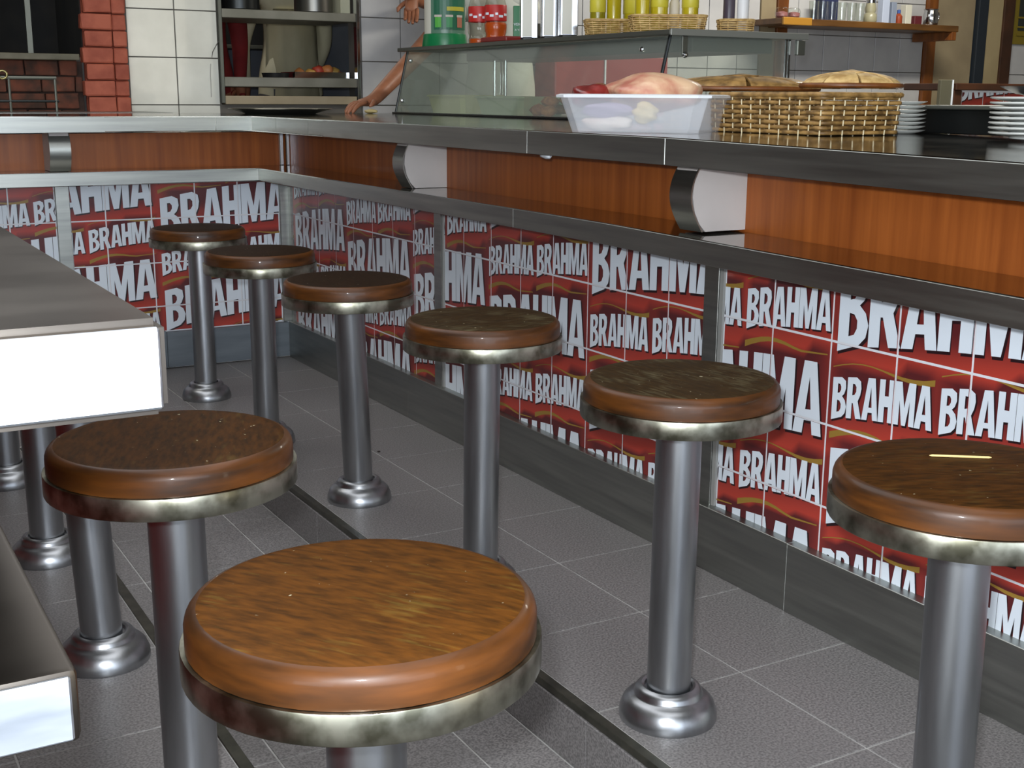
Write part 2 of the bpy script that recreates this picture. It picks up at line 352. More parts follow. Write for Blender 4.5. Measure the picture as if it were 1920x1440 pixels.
def word2d(bm, mi, s0, z0, w, h, rise, dx=0, dz=0, grow=0):
    tot = sum(LET[c][0] for c in 'BRAHMA') + 5 * .012
    x = 0
    for c in 'BRAHMA':
        lw, out, holes = LET[c]
        def pt(p, hole=False):
            px, pz = p
            if grow:
                px += grow * (1 if px > lw / 2 else -1) * (-.6 if hole else 1); pz += grow * (1 if pz > .5 else -1) * (-.4 if hole else 1)
            t = (x + px) / tot
            arc = math.sin(PI * min(max(t, 0), 1))
            zz = pz * (1 + .10 * arc * 0) + (.07 * arc if pz > .5 else 0) + (.05 * arc - .02 if pz < .3 else 0)
            return bm.verts.new((s0 + t * w + dx, z0 + zz * h + rise * t + dz, 0))
        es = []
        for i, loop in enumerate([out] + holes):
            vs = [pt(p, i > 0) for p in loop]
            es += [bm.edges.new((vs[k], vs[(k + 1) % len(vs)])) for k in range(len(vs))]
        r = bmesh.ops.triangle_fill(bm, use_beauty=True, use_dissolve=False, edges=es)
        for g in r['geom']:
            if isinstance(g, bmesh.types.BMFace): g.material_index = mi
        x += lw + .012
def cut(bm, clip, sg, zg, g=.0022):
    s0, s1, z0, z1 = clip
    def bis(co, no, clear=False):
        bmesh.ops.bisect_plane(bm, geom=bm.verts[:] + bm.edges[:] + bm.faces[:], plane_co=co, plane_no=no, clear_outer=clear)
    bis((s0, 0, 0), (-1, 0, 0), True); bis((s1, 0, 0), (1, 0, 0), True); bis((0, z0, 0), (0, -1, 0), True); bis((0, z1, 0), (0, 1, 0), True)
    if not bm.faces: return
    xs = [v.co.x for v in bm.verts]; zs = [v.co.y for v in bm.verts]
    for s in sg:
        if min(xs) < s < max(xs): bis((s - g, 0, 0), (1, 0, 0)); bis((s + g, 0, 0), (1, 0, 0))
    for z in zg:
        if min(zs) < z < max(zs): bis((0, z - g, 0), (0, 1, 0)); bis((0, z + g, 0), (0, 1, 0))
    dele = []
    for f in bm.faces:
        c = f.calc_center_median()
        if any(abs(c.x - s) < g for s in sg) or any(abs(c.y - z) < g for z in zg): dele.append(f)
    bmesh.ops.delete(bm, geom=dele, context='FACES')
def swoosh(bm, s0, z0, w, kind):
    pts = []
    n = 10
    for i in range(n + 1):
        t = i / n
        if kind == 'top': z = .010 * math.sin(2 * PI * (t * .85 + .02)) + .012 * t * 0 - .004 * t; th = .0010 + .0042 * max(0, t - .45) / .55
        else: z = .014 * math.sin(PI * min(1, t * 1.5)) * (1 if t < .5 else 1) - .010 * t; th = .0050 * (1 - t) ** 1.5 + .0012
        if t in (0, 1): pass
        pts.append((s0 + w * t, z0 + z + .027 * t, th))
    vs = [(bm.verts.new((a, b + c, 0)), bm.verts.new((a, b - c, 0))) for a, b, c in pts]
    for (a, b), (c, d) in zip(vs, vs[1:]): bm.faces.new((a, b, d, c))
BR_, MR_ = Vector(L((188, 66, 52))[:3]), Vector(L((94, 36, 38))[:3])
def print_color(s, z, cols):
    for c0, c1, P in cols:
        if c0 <= s < c1:
            u = (s - c0) / (c1 - c0); z -= .056 * u
            # two cells per period: the small pair under one swoosh, the big word under the next
            v = (P + .089 - z) % .313
            def sm(a_, b_, x_): x_ = min(1, max(0, (x_ - a_) / (b_ - a_))); return x_ * x_ * (3 - 2 * x_)
            if v < .123: t = v / .123; u2 = (u * 2) % 1; k = sm(.45, 1.0, t)
            else: t = (v - .123) / .190; u2 = u; k = sm(.66, 1.0, t)
            k = max(k, .8 * math.exp(-(u2 / .06) ** 2), .35 * math.exp(-((1 - u2) / .05) ** 2), .5 * sm(.3, .5, t) * (1 - sm(.5, .8, t)) * sm(.1, .25, u2) * (1 - sm(.3, .5, u2)))
            return MR_.lerp(BR_, k)
    return BR_
def tile_field(parent, place, panels, zg, ztop, zbot, phi):
    """place(s, z, d): wall point, d in front of the tile backing; panels: (s0, s1, grid offset, columns)"""
    for s0, s1, g0, cols in panels:
        k0 = int((s0 - g0) // .15); edges = [g0 + .15 * k for k in range(k0, k0 + 40) if s0 + .004 < g0 + .15 * k < s1 - .004]
        se = [s0] + edges + [s1]; zi = [z for z in zg if zbot + .004 < z < ztop - .004]; ze = [ztop] + zi + [zbot]
        g = .0022
        for a, b in zip(se, se[1:]):
            for zt_, zb in zip(ze, ze[1:]):
                bm = bmesh.new(); la = bm.loops.layers.float_color.new('print'); n = 7
                sa, sb, za, zz = a + g, b - g, zb + g, zt_ - g
                gr = [[bm.verts.new(place(sa + (sb - sa) * i / n, za + (zz - za) * j / n, .0016)) for j in range(n + 1)] for i in range(n + 1)]
                co = {gr[i][j]: (sa + (sb - sa) * i / n, za + (zz - za) * j / n) for i in range(n + 1) for j in range(n + 1)}
                ring = [(sa, za), (sb, za), (sb, zz), (sa, zz)]
                bk = [bm.verts.new(place(s_, z_, 0)) for s_, z_ in ring]
                for v_, c_ in zip(bk, ring): co[v_] = c_
                cor = [gr[0][0], gr[n][0], gr[n][n], gr[0][n]]
                for i in range(n):
                    for j in range(n): bm.faces.new((gr[i][j], gr[i + 1][j], gr[i + 1][j + 1], gr[i][j + 1]))
                sides = [[gr[i][0] for i in range(n + 1)], [gr[n][j] for j in range(n + 1)], [gr[n - i][n] for i in range(n + 1)], [gr[0][n - j] for j in range(n + 1)]]
                for q, sd in enumerate(sides):
                    bm.faces.new([bk[q], bk[(q + 1) % 4]] + list(reversed(sd)))
                bm.faces.new(list(reversed(bk)))
                bmesh.ops.recalc_face_normals(bm, faces=bm.faces[:])
                for f in bm.faces:
                    for l in f.loops:
                        c = print_color(co[l.vert][0], co[l.vert][1], cols); l[la] = (c.x, c.y, c.z, 1)
                link('tile', bm, PRINT, parent)
        # the printing: white words with a dark outline, gold swooshes
        def put(bm, name, mats, clip):
            cut(bm, clip, edges, zi)
            if not bm.faces: bm.free(); return
            for v in bm.verts: v.co = place(v.co.x, v.co.y, .0019 + v.co.z)
            o = link(name, bm, mats, parent)
        for c0, c1, P in cols:
            w = (c1 - c0) / 2
            a, b = max(s0, c0 + .002), min(s1, c1 - .002)
            if b - a < .01: continue
            clip = (a, b, zbot + .002, ztop - .002)
            for k in range(-2, 3):
                Pk = P + .313 * k
                if Pk - .25 > ztop or Pk + .2 < zbot: continue
                for i in (0, 1):
                    bm = bmesh.new()
                    word2d(bm, 0, c0 + i * w + .008, Pk + .028 * i, w - .014, .070, .026, .0022, -.0025, .012)
                    for v in bm.verts: v.co.z = 0
                    m0 = len(bm.verts)
                    bm.verts.ensure_lookup_table()
                    word2d(bm, 1, c0 + i * w + .008, Pk + .028 * i, w - .014, .070, .026)
                    bm.verts.ensure_lookup_table()
                    for v in bm.verts[m0:]: v.co.z = .0003
                    put(bm, 'small_white_lettering', [SHADOW, WHITE], clip)
                    for dz_, dw_, kd_ in ((.087, .012, 'top'), (-.034, .016, 'bot')):
                        sw = bmesh.new(); swoosh(sw, c0 + i * w + .006, Pk + dz_ + .028 * i, w - dw_, kd_); put(sw, 'gold_swoosh', [GOLD], clip)
                bm = bmesh.new()
                word2d(bm, 0, c0 + .012, Pk - .186, 2 * w - .026, .130, .05, .003, -.0035, .010)
                m0 = len(bm.verts)
                word2d(bm, 1, c0 + .012, Pk - .186, 2 * w - .026, .130, .05)
                bm.verts.ensure_lookup_table()
                for v in bm.verts[m0:]: v.co.z = .0003
                put(bm, 'large_white_lettering', [SHADOW, WHITE], clip)

# ---------------------------------------------------------------- the bar: base, shelf, worktop
YN = -4.6                                            # the right bar runs on past the camera
barR = thing('bar_counter', 'right-hand bar counter clad in red printed tiles under a wood band', 'counter', (0, 0, 0))
link('backing', B(.0028, .05, YN, 0, 0, .80), TGROUT, barR)
link('wood_panel', B(-.0, .006, YN, 0, .660, .80), WOODP, barR)
ZG = [.667, .517, .367, .217, .067]
tile_field(barR, lambda s, z, d: Vector((.0035 - d, -s, z)), [
    (.036, 1.166, .133, [(-.42, .05, .62), (.05, .525, .575), (.525, 1.015, .525), (1.015, 1.49, .481)]),
    (1.222, 2.352, 1.333, [(.995, 1.466, .535), (1.466, 1.939, .481), (1.939, 2.41, .378)]),
    (2.412, 4.55, 2.55, [(2.235, 2.703, .48), (2.703, 3.173, .385), (3.173, 3.643, .48), (3.643, 4.113, .385), (4.113, 4.6, .48)])], ZG, .642, .13, 0)
for s0, s1 in ((.0, .034), (1.168, 1.21), (2.354, 2.398)):
    link('steel_strip', B(-.0045, .006, -s1, -s0, .131, .642, bev=.0008), STEEL, barR)
for s0, s1 in ((1.211, 1.220), (2.399, 2.410)):
    link('edge_trim', B(-.0025, .006, -s1, -s0, .131, .642), plain('pale_edge_trim%d' % int(s0), (150, 150, 146), .5), barR)
prev = -.02
for y in (-1.02, -2.645, -3.30, YN):
    link('kickboard', B(-.02 - (.0015 if y < -2.7 else 0), .006, y + .0008, prev, .0, .132, bev=.001), STEEL, barR); prev = y
barB = thing('bar_counter', 'far bar counter end clad in red printed tiles, facing the camera behind the farthest stool', 'counter', (0, 0, 0))
link('backing', B(-3.5, 0, .0028, .05, 0, .80), TGROUT, barB)
link('wood_panel', B(-3.5, -.0, 0, .006, .684, .80), WOODP, barB)
tile_field(barB, lambda s, z, d: Vector((s, .0035 - d, z)), [
    (-.746, -.036, -.633, [(-.935, -.465, .388), (-.465, .005, .326)]),
    (-1.7, -.791, -.933, [(-1.57, -1.1, .42), (-1.1, -.63, .487), (-2.04, -1.57, .42)])], ZG, .642, .13, 0)
link('steel_strip', B(-.034, .002, -.010, .006, .131, .642, bev=.001), STEEL, barB)
link('steel_strip', B(-.790, -.747, -.012, .006, .131, .642, bev=.001), STEEL, barB)
KICKM = noise_mix('lit_matt_kickboard', (104, 112, 120), (124, 132, 138), (4, 4, 30), .3, .7, rough=.55, metal=.35)  # steel copy for the far kickboard, bluish reflected light put into the colour
link('kickboard', B(-1.7, -.46, -.02, .006, .006, .132, bev=.001), KICKM, barB)
link('kickboard', B(-.459, -.02, -.02, .006, .006, .128, bev=.001), KICKM, barB)
link('corner_post', B(-.030, -.016, -.016, -.002, .686, .80, bev=.002), CHROME, barB)
link('corner_post', B(-.012, .0, -.034, -.022, .686, .80, bev=.002), CHROME, barB)

def slab_L(x0, x1, xf, yf, z0, z1, far, yb, bev=.0035):
    """L-shaped slab: front edges X = xf (right leg) and Y = yf (far leg)"""
    bm = bmesh.new()
    pl = [(xf, YN), (x1, YN), (x1, yb), (x0, yb), (x0, yf), (xf, yf)]
    lo = [bm.verts.new((a, b, z0)) for a, b in pl]; hi = [bm.verts.new((a, b, z1)) for a, b in pl]
    bm.faces.new(list(reversed(lo))); bm.faces.new(hi)
    for i in range(6): bm.faces.new((lo[i], lo[(i + 1) % 6], hi[(i + 1) % 6], hi[i]))
    bmesh.ops.bevel(bm, geom=bm.edges[:], offset=bev, segments=2, affect='EDGES')
    bmesh.ops.recalc_face_normals(bm, faces=bm.faces[:])
    return bm
top = thing('worktop', 'L-shaped steel worktop over the wood band, carrying the display case', 'worktop')
link('steel_top', slab_L(-3.5, 1.08, -.18, -.18, .808, .857, 0, .52), STEELTOP, top, smooth=True)
STEELF = STEEL
bmf = bmesh.new()
segs = [(-4.6, -2.4508), (-2.450, -1.9708), (-1.970, -.6985), (-.6975, -.4185), (-.4177, -.182)]
for a, b in segs: box(bmf, -.1825, -.179, a, b, .8085, .8555, bev=.0008)
segx = [(-3.5, -.305), (-.303, -.1825)]
fr = link('fascia_strip', bmf, STEELF, top)
bmf = bmesh.new()
for a, b in segx: box(bmf, a, b, -.1825, -.179, .8085, .8555, bev=.0008)
link('fascia_strip', bmf, STEELF, top)
sh = thing('bag_shelf', 'L-shaped narrow steel shelf below the wood band, above the red tiles', 'shelf')
bm = bmesh.new()
pl = [(-.155, YN), (0, YN), (0, 0), (-3.5, 0), (-3.5, -.155), (-.155, -.155)]
lo = [bm.verts.new((a, b, .643)) for a, b in pl]; hi = [bm.verts.new((a, b, .686)) for a, b in pl]
bm.faces.new(list(reversed(lo))); bm.faces.new(hi)
for i in range(6): bm.faces.new((lo[i], lo[(i + 1) % 6], hi[(i + 1) % 6], hi[i]))
bmesh.ops.bevel(bm, geom=bm.edges[:], offset=.003, segments=2, affect='EDGES'); bmesh.ops.recalc_face_normals(bm, faces=bm.faces[:])
link('shelf_board', bm, STEELTOP, sh, smooth=True)
bmf = bmesh.new()
for a, b in ((-4.6, -1.872), (-1.870, -.156)): box(bmf, -.1573, -.154, a, b, .6435, .6845, bev=.0008)
link('fascia_strip', bmf, STEEL, sh)
bmf = bmesh.new(); box(bmf, -3.5, -.1573, -.1573, -.154, .6435, .6845, bev=.0008); link('fascia_strip', bmf, STEEL, sh)

# near end of the long straight right-hand leg lowered slightly, imitating lens curvature
def lens_bend(root, y0, k=.012):
    for o in root.children:
        bm = bmesh.new(); bm.from_mesh(o.data)
        bmesh.ops.bisect_plane(bm, geom=bm.verts[:] + bm.edges[:] + bm.faces[:], plane_co=(0, y0, 0), plane_no=(0, 1, 0))
        for v in bm.verts:
            if v.co.y < y0: v.co.z += k * (v.co.y - y0)
        bm.to_mesh(o.data); bm.free()
lens_bend(top, -2.45); lens_bend(sh, -2.2)

# curved brackets between shelf and worktop
def bracket(label, at, along):
    t = thing('bracket', label, 'bracket', (at[0], at[1], 0), (0, 0, 0 if along == 'x' else PI / 2), 'curved brackets under the worktop')
    prof = [(-.094, .687), (-.107, .70), (-.119, .722), (-.125, .75), (-.123, .778), (-.116, .8075)]
    bm = bmesh.new()
    for y in (0, .062):
        pass
    a = [bm.verts.new((x, 0, z)) for x, z in prof] + [bm.verts.new((-.0005, 0, .8075)), bm.verts.new((-.0005, 0, .687))]
    b = [bm.verts.new((v.co.x, .058, v.co.z)) for v in a]
    bm.faces.new(a); bm.faces.new(list(reversed(b)))
    for i in range(len(a)): bm.faces.new((a[i], a[(i + 1) % len(a)], b[(i + 1) % len(a)], b[i]))
    bmesh.ops.recalc_face_normals(bm, faces=bm.faces[:]); link('side_plate', bm, CREAM, t)
    bm = bmesh.new(); n = 14; fr_ = []
    for i in range(n + 1):
        z = .687 + (.1205) * i / n; k = i / n
        x = -.099 - .030 * math.sin(PI * (k * .86 + .03)) + .0
        fr_.append((x - .003, z))
    va = [(bm.verts.new((x, -.003, z)), bm.verts.new((x + .003, -.003, z)), bm.verts.new((x + .003, .061, z)), bm.verts.new((x, .061, z))) for x, z in fr_]
    for p, q in zip(va, va[1:]):
        for i in range(4): bm.faces.new((p[i], p[(i + 1) % 4], q[(i + 1) % 4], q[i]))
    bm.faces.new(va[0]); bm.faces.new(list(reversed(va[-1])))
    bmesh.ops.recalc_face_normals(bm, faces=bm.faces[:]); link('curved_strip', bm, STEEL, t, smooth=True)
    return t
bracket('curved steel bracket with a cream side plate, nearest one under the right worktop', (0, -2.462), 'x')
bracket('curved steel bracket with a cream side plate, farther one under the right worktop', (0, -1.242), 'x')
bracket('curved steel bracket under the far worktop, left of the three', (-.756, 0), 'y')
bmp = bmesh.new(); blob(bmp, (-.165, -2.02, .806), (.008, .022, .0065), 5, .2, 2)
tag(link('paper_wad', bmp, plain('white_paper', (228, 234, 240), .6), smooth='all'), 'small white wad stuck under the edge of the right worktop', 'paper')

# left counter, its shelf and base: only the near ends show
lt = thing('worktop', 'left foreground steel worktop whose bright end faces the camera', 'worktop')
bm = bmesh.new()
pl = [(-1.385, -3.665), (-1.385, -.95), (-2.25, -.95), (-2.25, -3.665)]
lo = [bm.verts.new((a, b, .772)) for a, b in pl]; hi = [bm.verts.new((a, b, .820)) for a, b in pl]
bm.faces.new(lo); bm.faces.new(list(reversed(hi)))
for i in range(4): bm.faces.new((lo[i], hi[i], hi[(i + 1) % 4], lo[(i + 1) % 4]))
bmesh.ops.bevel(bm, geom=bm.edges[:], offset=.005, segments=3, affect='EDGES'); bmesh.ops.recalc_face_normals(bm, faces=bm.faces[:])
link('steel_top', bm, STEELDULL, lt, smooth=True)
link('end_cap', B(-2.245, -1.389, -3.668, -3.664, .776, .8165, bev=.0012), STEELEND, lt)
ls = thing('bag_shelf', 'left foreground steel shelf below the left worktop, its end facing the camera', 'shelf')
link('shelf_board', B(-1.60, -1.438, -3.665, -.95, .610, .650, bev=.004), STEELDULL, ls, smooth=True)
link('end_cap', B(-1.596, -1.442, -3.668, -3.664, .613, .647, bev=.0012), STEELEND, ls)
lb = thing('bar_counter', 'left bar counter base standing below the left foreground worktop', 'counter')
bm = bmesh.new(); box(bm, -2.25, -1.62, -3.63, -.95, A0, .772); link('carcass', bm, CREAM, lb)
link('wood_panel', B(-1.62, -1.605, -3.64, -.95, .65, .772), WOODP, lb)
link('kickboard', B(-1.62, -1.585, -3.64, -.95, 0, .132), STEEL, lb)
link('red_panel', B(-1.62, -1.600, -3.64, -.95, .132, .61), plain('red_print_side', (150, 46, 38), .3), lb)
tag(link('bottle_cap', LT([(.006, 0), (.0085, .001), (.0095, .006), (.009, .010), (.006, .0115)], 20), plain('cream_cap', (236, 228, 190), .4), smooth=True, loc=(-1.4855, -3.535, .820)),
    'small cream cap on the left foreground worktop, cut by the photo edge', 'cap')

# ---------------------------------------------------------------- stools
def bm_seat(R=.1415):
    bm = bmesh.new()
    lathe(bm, [(R - .004, .0), (R, .002), (R, .020), (R - .0015, .025), (R - .005, .0295), (R - .010, .0315), (R - .02, .0323), (.05, .0325)], 56)
    for f in bm.faces:
        if f.calc_center_median().z > .0312 and math.hypot(*f.calc_center_median().xy) < R - .006: f.material_index = 1
    return bm
seat_me = {}
def stool(label, bx, by, sx, sy, top_m, grp='round wood-topped bar stools', zs=.5):
    t = thing('bar_stool', label, 'stool', (bx, by, 0), (0, 0, random.uniform(0, 6.28)), grp)
    t.rotation_euler = (0, 0, 0)
    dx, dy = sx - bx, sy - by
    if not seat_me:
        for k, bm in dict(seat=bm_seat(), band=LT([(.139, -.0235), (.1452, -.0235), (.1457, -.0225), (.1457, .0005), (.1452, .0015), (.1425, .0015)], 56),
                          pole=LT([(.0335, -.01), (.0335, .494)], 32),
                          base=LT([(.074, 0), (.075, .004), (.074, .014), (.069, .027), (.060, .036), (.054, .038), (.052, .041), (.051, .046), (.047, .051), (.041, .053), (.037, .051), (.036, .045)], 44)).items():
            me = bpy.data.meshes.new(k); bm.to_mesh(me); bm.free()
            for p in me.polygons: p.use_smooth = True
            me.set_sharp_from_angle(angle=math.radians(38)); seat_me[k] = me
        seat_me['seat'].materials.append(EDGE); seat_me['seat'].materials.append(SEAT_TAN)
        seat_me['band'].materials.append(RING); seat_me['pole'].materials.append(POLE); seat_me['base'].materials.append(POLE)
        bm = bmesh.new()
        for a in range(4): box(bm, -.115, .115, -.012, .012, -.020, -.004)
        lathe(bm, [(.05, -.026), (.05, -.018)], 24)
        me = bpy.data.meshes.new('seat_bracket'); bm.to_mesh(me); bm.free(); me.materials.append(DARKST); seat_me['under'] = me
    def ch(name, key, loc=(0, 0, 0), rot=(0, 0, 0)):
        o = bpy.data.objects.new(name, seat_me[key]); COL.objects.link(o); o.parent = t; o.location = loc; o.rotation_euler = rot; return o
    s = ch('seat', 'seat', (dx, dy, zs), (0, 0, random.uniform(0, 6)))
    s.material_slots[1].link = 'OBJECT'; s.material_slots[1].material = top_m
    ch('metal_band', 'band', (dx, dy, zs), (0, 0, random.uniform(0, 6)))
    ch('seat_plate', 'under', (dx, dy, zs), (0, 0, random.uniform(0, 6)))
    ch('pole', 'pole', (0, 0, 0), (-math.atan2(dy, .5), math.atan2(dx, .5), 0))
    ch('base_flange', 'base')
    return t
stool('farthest bar stool of the right row, dark glossy seat before the far tiled counter', -.465, -.489, -.466, -.483, SEAT_DRK)
stool('second farthest stool of the right row, dark glossy seat overlapping the farthest one', -.470, -1.075, -.489, -1.128, SEAT_DRK)
stool('third farthest stool of the right row, dark brown seat, its whole base visible', -.446, -1.655, -.486, -1.712, SEAT_DRK)
stool('stool with greyed dusty seat, fourth from the far end of the right row', -.452, -2.262, -.463, -2.292, SEAT_GRY)
stool('stool with patchy greyish worn seat, its flared base in full view on the right', -.449, -2.861, -.447, -2.862, SEAT_GRY)
stool('stool cut by the right photo edge, brown seat with a toothpick on it', -.452, -3.385, -.455, -3.380, SEAT_BRN)
stool('nearest stool, large worn tan-brown seat at bottom centre', -1.168, -3.39, -1.168, -3.383, SEAT_TAN)
stool('left-row stool with dark brown seat below the bright worktop end', -1.172, -2.83, -1.176, -2.833, SEAT_BRN)
stool('left-row stool whose pole and flared base show under the dark brown seat', -1.158, -2.242, -1.180, -2.250, SEAT_BRN)
stool('left-row stool farther back, pole and base showing under the left worktop', -1.152, -1.703, -1.155, -1.703, SEAT_BRN)
stool('left-row stool at the photo edge, only a bit of pole and base visible', -1.146, -1.127, -1.146, -1.127, SEAT_BRN)
tp = T([(-.034, 0, 0), (-.031, 0, 0), (.031, 0, 0), (.034, 0, 0)], [.0003, .0013, .0013, .0003], 8)
tag(link('toothpick', tp, plain('pale_toothpick', (222, 196, 130), .6), loc=(-.425, -3.345, .5340), rot=(0, 0, math.radians(-36))), 'pale wooden toothpick lying on the stool seat at the right edge', 'toothpick')
tag(link('crumb', blob(bmesh.new(), (0, 0, 0), (.0045, .0035, .002), 3, .2, 1), plain('dark_crumb', (40, 28, 22), .7), loc=(-.245, -1.315, .002)), 'tiny dark crumb on the floor tiles beside the third stool', 'crumb')

# ---------------------------------------------------------------- glass display case on the worktop
ZT = .8572
case = thing('display_case', 'slanted glass display case on the worktop, its steel top crowded with bottles', 'display case', (0, 0, 0))
X0, X1, Y0, Y1, ZC = .555, 1.05, -1.40, .30, 1.092
STRIPM = plain('case_frame_steel', (112, 114, 106), .42, .75)
link('steel_top', B(X0 + .03, X1 + .02, Y0 - .03, Y1 + .03, ZC, ZC + .014, bev=.002), STRIPM, case)
link('top_edge_trim', B(X0 + .03, X1 + .03, Y0 - .036, Y0 - .029, ZC - .002, ZC + .016, bev=.001), plain('pale_trim_steel', (150, 152, 146), .45, .6), case)
link('base_rail', B(X0 - .01, X0 + .012, Y0, Y1, ZT, ZT + .006, bev=.001), DARKST, case)
link('case_floor', B(X0 + .012, X1, Y0, Y1, ZT, ZT + .005), STEEL, case)
def sheet(pts, th):
    bm = bmesh.new(); n = (Vector(pts[1]) - Vector(pts[0])).cross(Vector(pts[2]) - Vector(pts[0])).normalized() * th
    a = [bm.verts.new(p) for p in pts]; b = [bm.verts.new(Vector(p) + n) for p in pts]
    bm.faces.new(a); bm.faces.new(list(reversed(b)))
    for i in range(len(a)): bm.faces.new((a[i], a[(i + 1) % len(a)], b[(i + 1) % len(a)], b[i]))
    bmesh.ops.recalc_face_normals(bm, faces=bm.faces[:]); return bm
link('front_pane', sheet([(X0, Y0 + .01, ZT + .007), (X0, Y1 - .01, ZT + .007), (X0 + .052, Y1 - .01, ZC - .001), (X0 + .052, Y0 + .01, ZC - .001)], .005), GLASS, case)
for y in (Y0, Y1 - .005):
    link('side_pane', sheet([(X0 + .008, y, ZT + .007), (X1 - .012, y, ZT + .007), (X1 - .012, y, ZC - .001), (X0 + .058, y, ZC - .001)], .005), GLASS, case)
link('header_box', B(X0 + .16, X1 - .04, Y0 + .04, Y1 - .30, ZC - .040, ZC - .001, bev=.003), plain('case_header', (70, 72, 60), .5), case)
for y in (Y0 + .004, Y1 - .010):
    link('corner_bar', T([(X0 + .002, y, ZT + .006), (X0 + .056, y, ZC)], .005, 8), DARKST, case)
    for dx in (0, .012): link('corner_bar', B(X1 - .03 + dx, X1 - .024 + dx, y - .012, y - .006, ZT, ZC), CHROME, case)
link('hinge_block', B(X1 - .005, X1 + .025, Y0 - .03, Y0 - .015, ZC - .045, ZC - .003, bev=.002), STRIPM, case)
for (x, y, z) in ((X0 + .005, Y1 - .06, ZT + .05), (X0 + .048, Y1 - .05, ZC - .035), (X0 + .045, Y0 + .12, ZC - .035)):
    link('glass_stud', LT([(.001, -.008), (.007, -.006), (.008, 0), (.005, .005), (.001, .006)], 14), CHROME, case, smooth=True, loc=(x, y, z), rot=(0, -PI / 2, 0))
for (x, y) in ((X0 + .10, Y0 - .004),):
    link('glass_clip', B(x - .009, x + .009, y - .003, y + .004, ZC - .052, ZC - .001, bev=.001), STRIPM, case)
    link('glass_stud', LT([(.001, -.004), (.008, -.003), (.009, 0), (.006, .006), (.001, .008)], 14), CHROME, case, smooth=True, loc=(x, y - .004, ZC - .052), rot=(PI / 2, 0, 0))
for y in (-.165, -.245):
    link('inner_post', T([(X0 + .19, y, ZT), (X0 + .19, y, ZC)], .006, 10), CHROME, case)
# food containers in the case
def tub(name, label, cat, loc, w, l, h, m, rim=None, rot=0, group=None, th=.003, fl=.88):
    t = thing(name, label, cat, loc, (0, 0, rot), group)
    bm = bmesh.new()
    def ring(s, z, d): return [bm.verts.new((w / 2 + (x * (w / 2 - d)) * s, l / 2 + (y * (l / 2 - d)) * s, z)) for x, y in ((-1, -.86), (-.86, -1), (.86, -1), (1, -.86), (1, .86), (.86, 1), (-.86, 1), (-1, .86))]
    rg = [ring(fl, 0, 0), ring(1, h, 0), ring(1, h, th), ring(fl, th, th)]
    for a, b in zip(rg, rg[1:]):
        for i in range(8): bm.faces.new((a[i], a[(i + 1) % 8], b[(i + 1) % 8], b[i]))
    bm.faces.new(list(reversed(rg[0]))); bm.faces.new(rg[-1])
    link('body', bm, m, t)
    bm = bmesh.new(); rg = [ring(1, h - .001, 0), ring(1.045, h - .001, 0), ring(1.05, h + .004, 0), ring(1, h + .006, 0), ring(1, h + .0002, th * .2)]
    for a, b in zip(rg, rg[1:]):
        for i in range(8): bm.faces.new((a[i], a[(i + 1) % 8], b[(i + 1) % 8], b[i]))
    link('rim', bm, rim or m, t)
    return t
YEL = plain('pale_yellow_tub', (206, 206, 150), .5); GRN = plain('pale_green_tub', (168, 186, 150), .5)
tub('food_tub', 'pale yellow food tub inside the glass case, at its far end', 'tub', (.66, -.07, .8622), .20, .30, .062, YEL, group='food tubs in the glass case')
tub('food_tub', 'green-grey food tub inside the glass case, beside the yellow tub', 'tub', (.66, -.50, .8622), .20, .34, .058, GRN, group='food tubs in the glass case')
bmf = bmesh.new()
FOOD = noise_mix('fried_food', (120, 66, 34), (186, 128, 74), (40, 40, 40), rough=.6, bump=.5, shift=True)
for i, (x, y, z) in enumerate(((.66, -.62, .881), (.71, -.68, .884), (.64, -.72, .880), (.72, -.76, .888), (.68, -.80, .879), (.66, -.69, .909), (.70, -.74, .914))):
    tag(link('fried_snack', blob(bmesh.new(), (0, 0, 0), (.030, .036, .018), i, .15, 2), FOOD, smooth='all', loc=(x, y, z)), ['browned fried snack nearest the tub end in the glass case heap', 'fried snack behind the nearest ones in the glass case', 'third fried snack along the front glass of the case', 'fried snack at the back right of the glass case heap', 'fried snack at the right end of the glass case heap', 'left one of the two fried snacks lying on top of the heap', 'right one of the two fried snacks lying on top of the heap'][i], 'food', 'fried snacks in the glass case')

# ---------------------------------------------------------------- things on top of the case
ZS = ZC + .0142
def lathed(name, label, cat, loc, parts, group=None, n=28):
    t = thing(name, label, cat, loc, (0, 0, random.uniform(0, 6)), group)
    for nm, prof, m in parts: link(nm, LT(prof, n), m, t, smooth=True)
    return t
GREEN = plain('green_plastic', (22, 124, 72), .3); LGREEN = plain('leaf_green_print', (74, 150, 62), .4)
d = thing('drink_dispenser', 'green-based round dispenser standing at the far end of the case top', 'dispenser', (.735, .215, ZS))
link('base', LT([(.088, 0), (.089, .004), (.083, .050), (.080, .052)], 36), GREEN, d, smooth=True)
link('barrel', LT([(.079, .052), (.079, .33), (.06, .34)], 36), plain('dispenser_barrel', (96, 132, 112), .25), d, smooth=True)
def wrap(bm, r, a0, a1, z0, z1, th=.0012, mi=0, top=1.0):
    n = max(2, int(abs(a1 - a0) / .15)); P_ = []
    for i in range(n + 1):
        a = a0 + (a1 - a0) * i / n; c, s = math.cos(a), math.sin(a)
        P_.append([bm.verts.new((rr * c, rr * s, z)) for rr, z in ((r, z0), (r + th, z0), (r + th, z1), (r, z1))])
    for p, q in zip(P_, P_[1:]):
        for k in range(4): bm.faces.new((p[k], p[(k + 1) % 4], q[(k + 1) % 4], q[k])).material_index = mi
    bm.faces.new(P_[0]).material_index = mi; bm.faces.new(list(reversed(P_[-1]))).material_index = mi
    bmesh.ops.recalc_face_normals(bm, faces=bm.faces[:])
    return bm
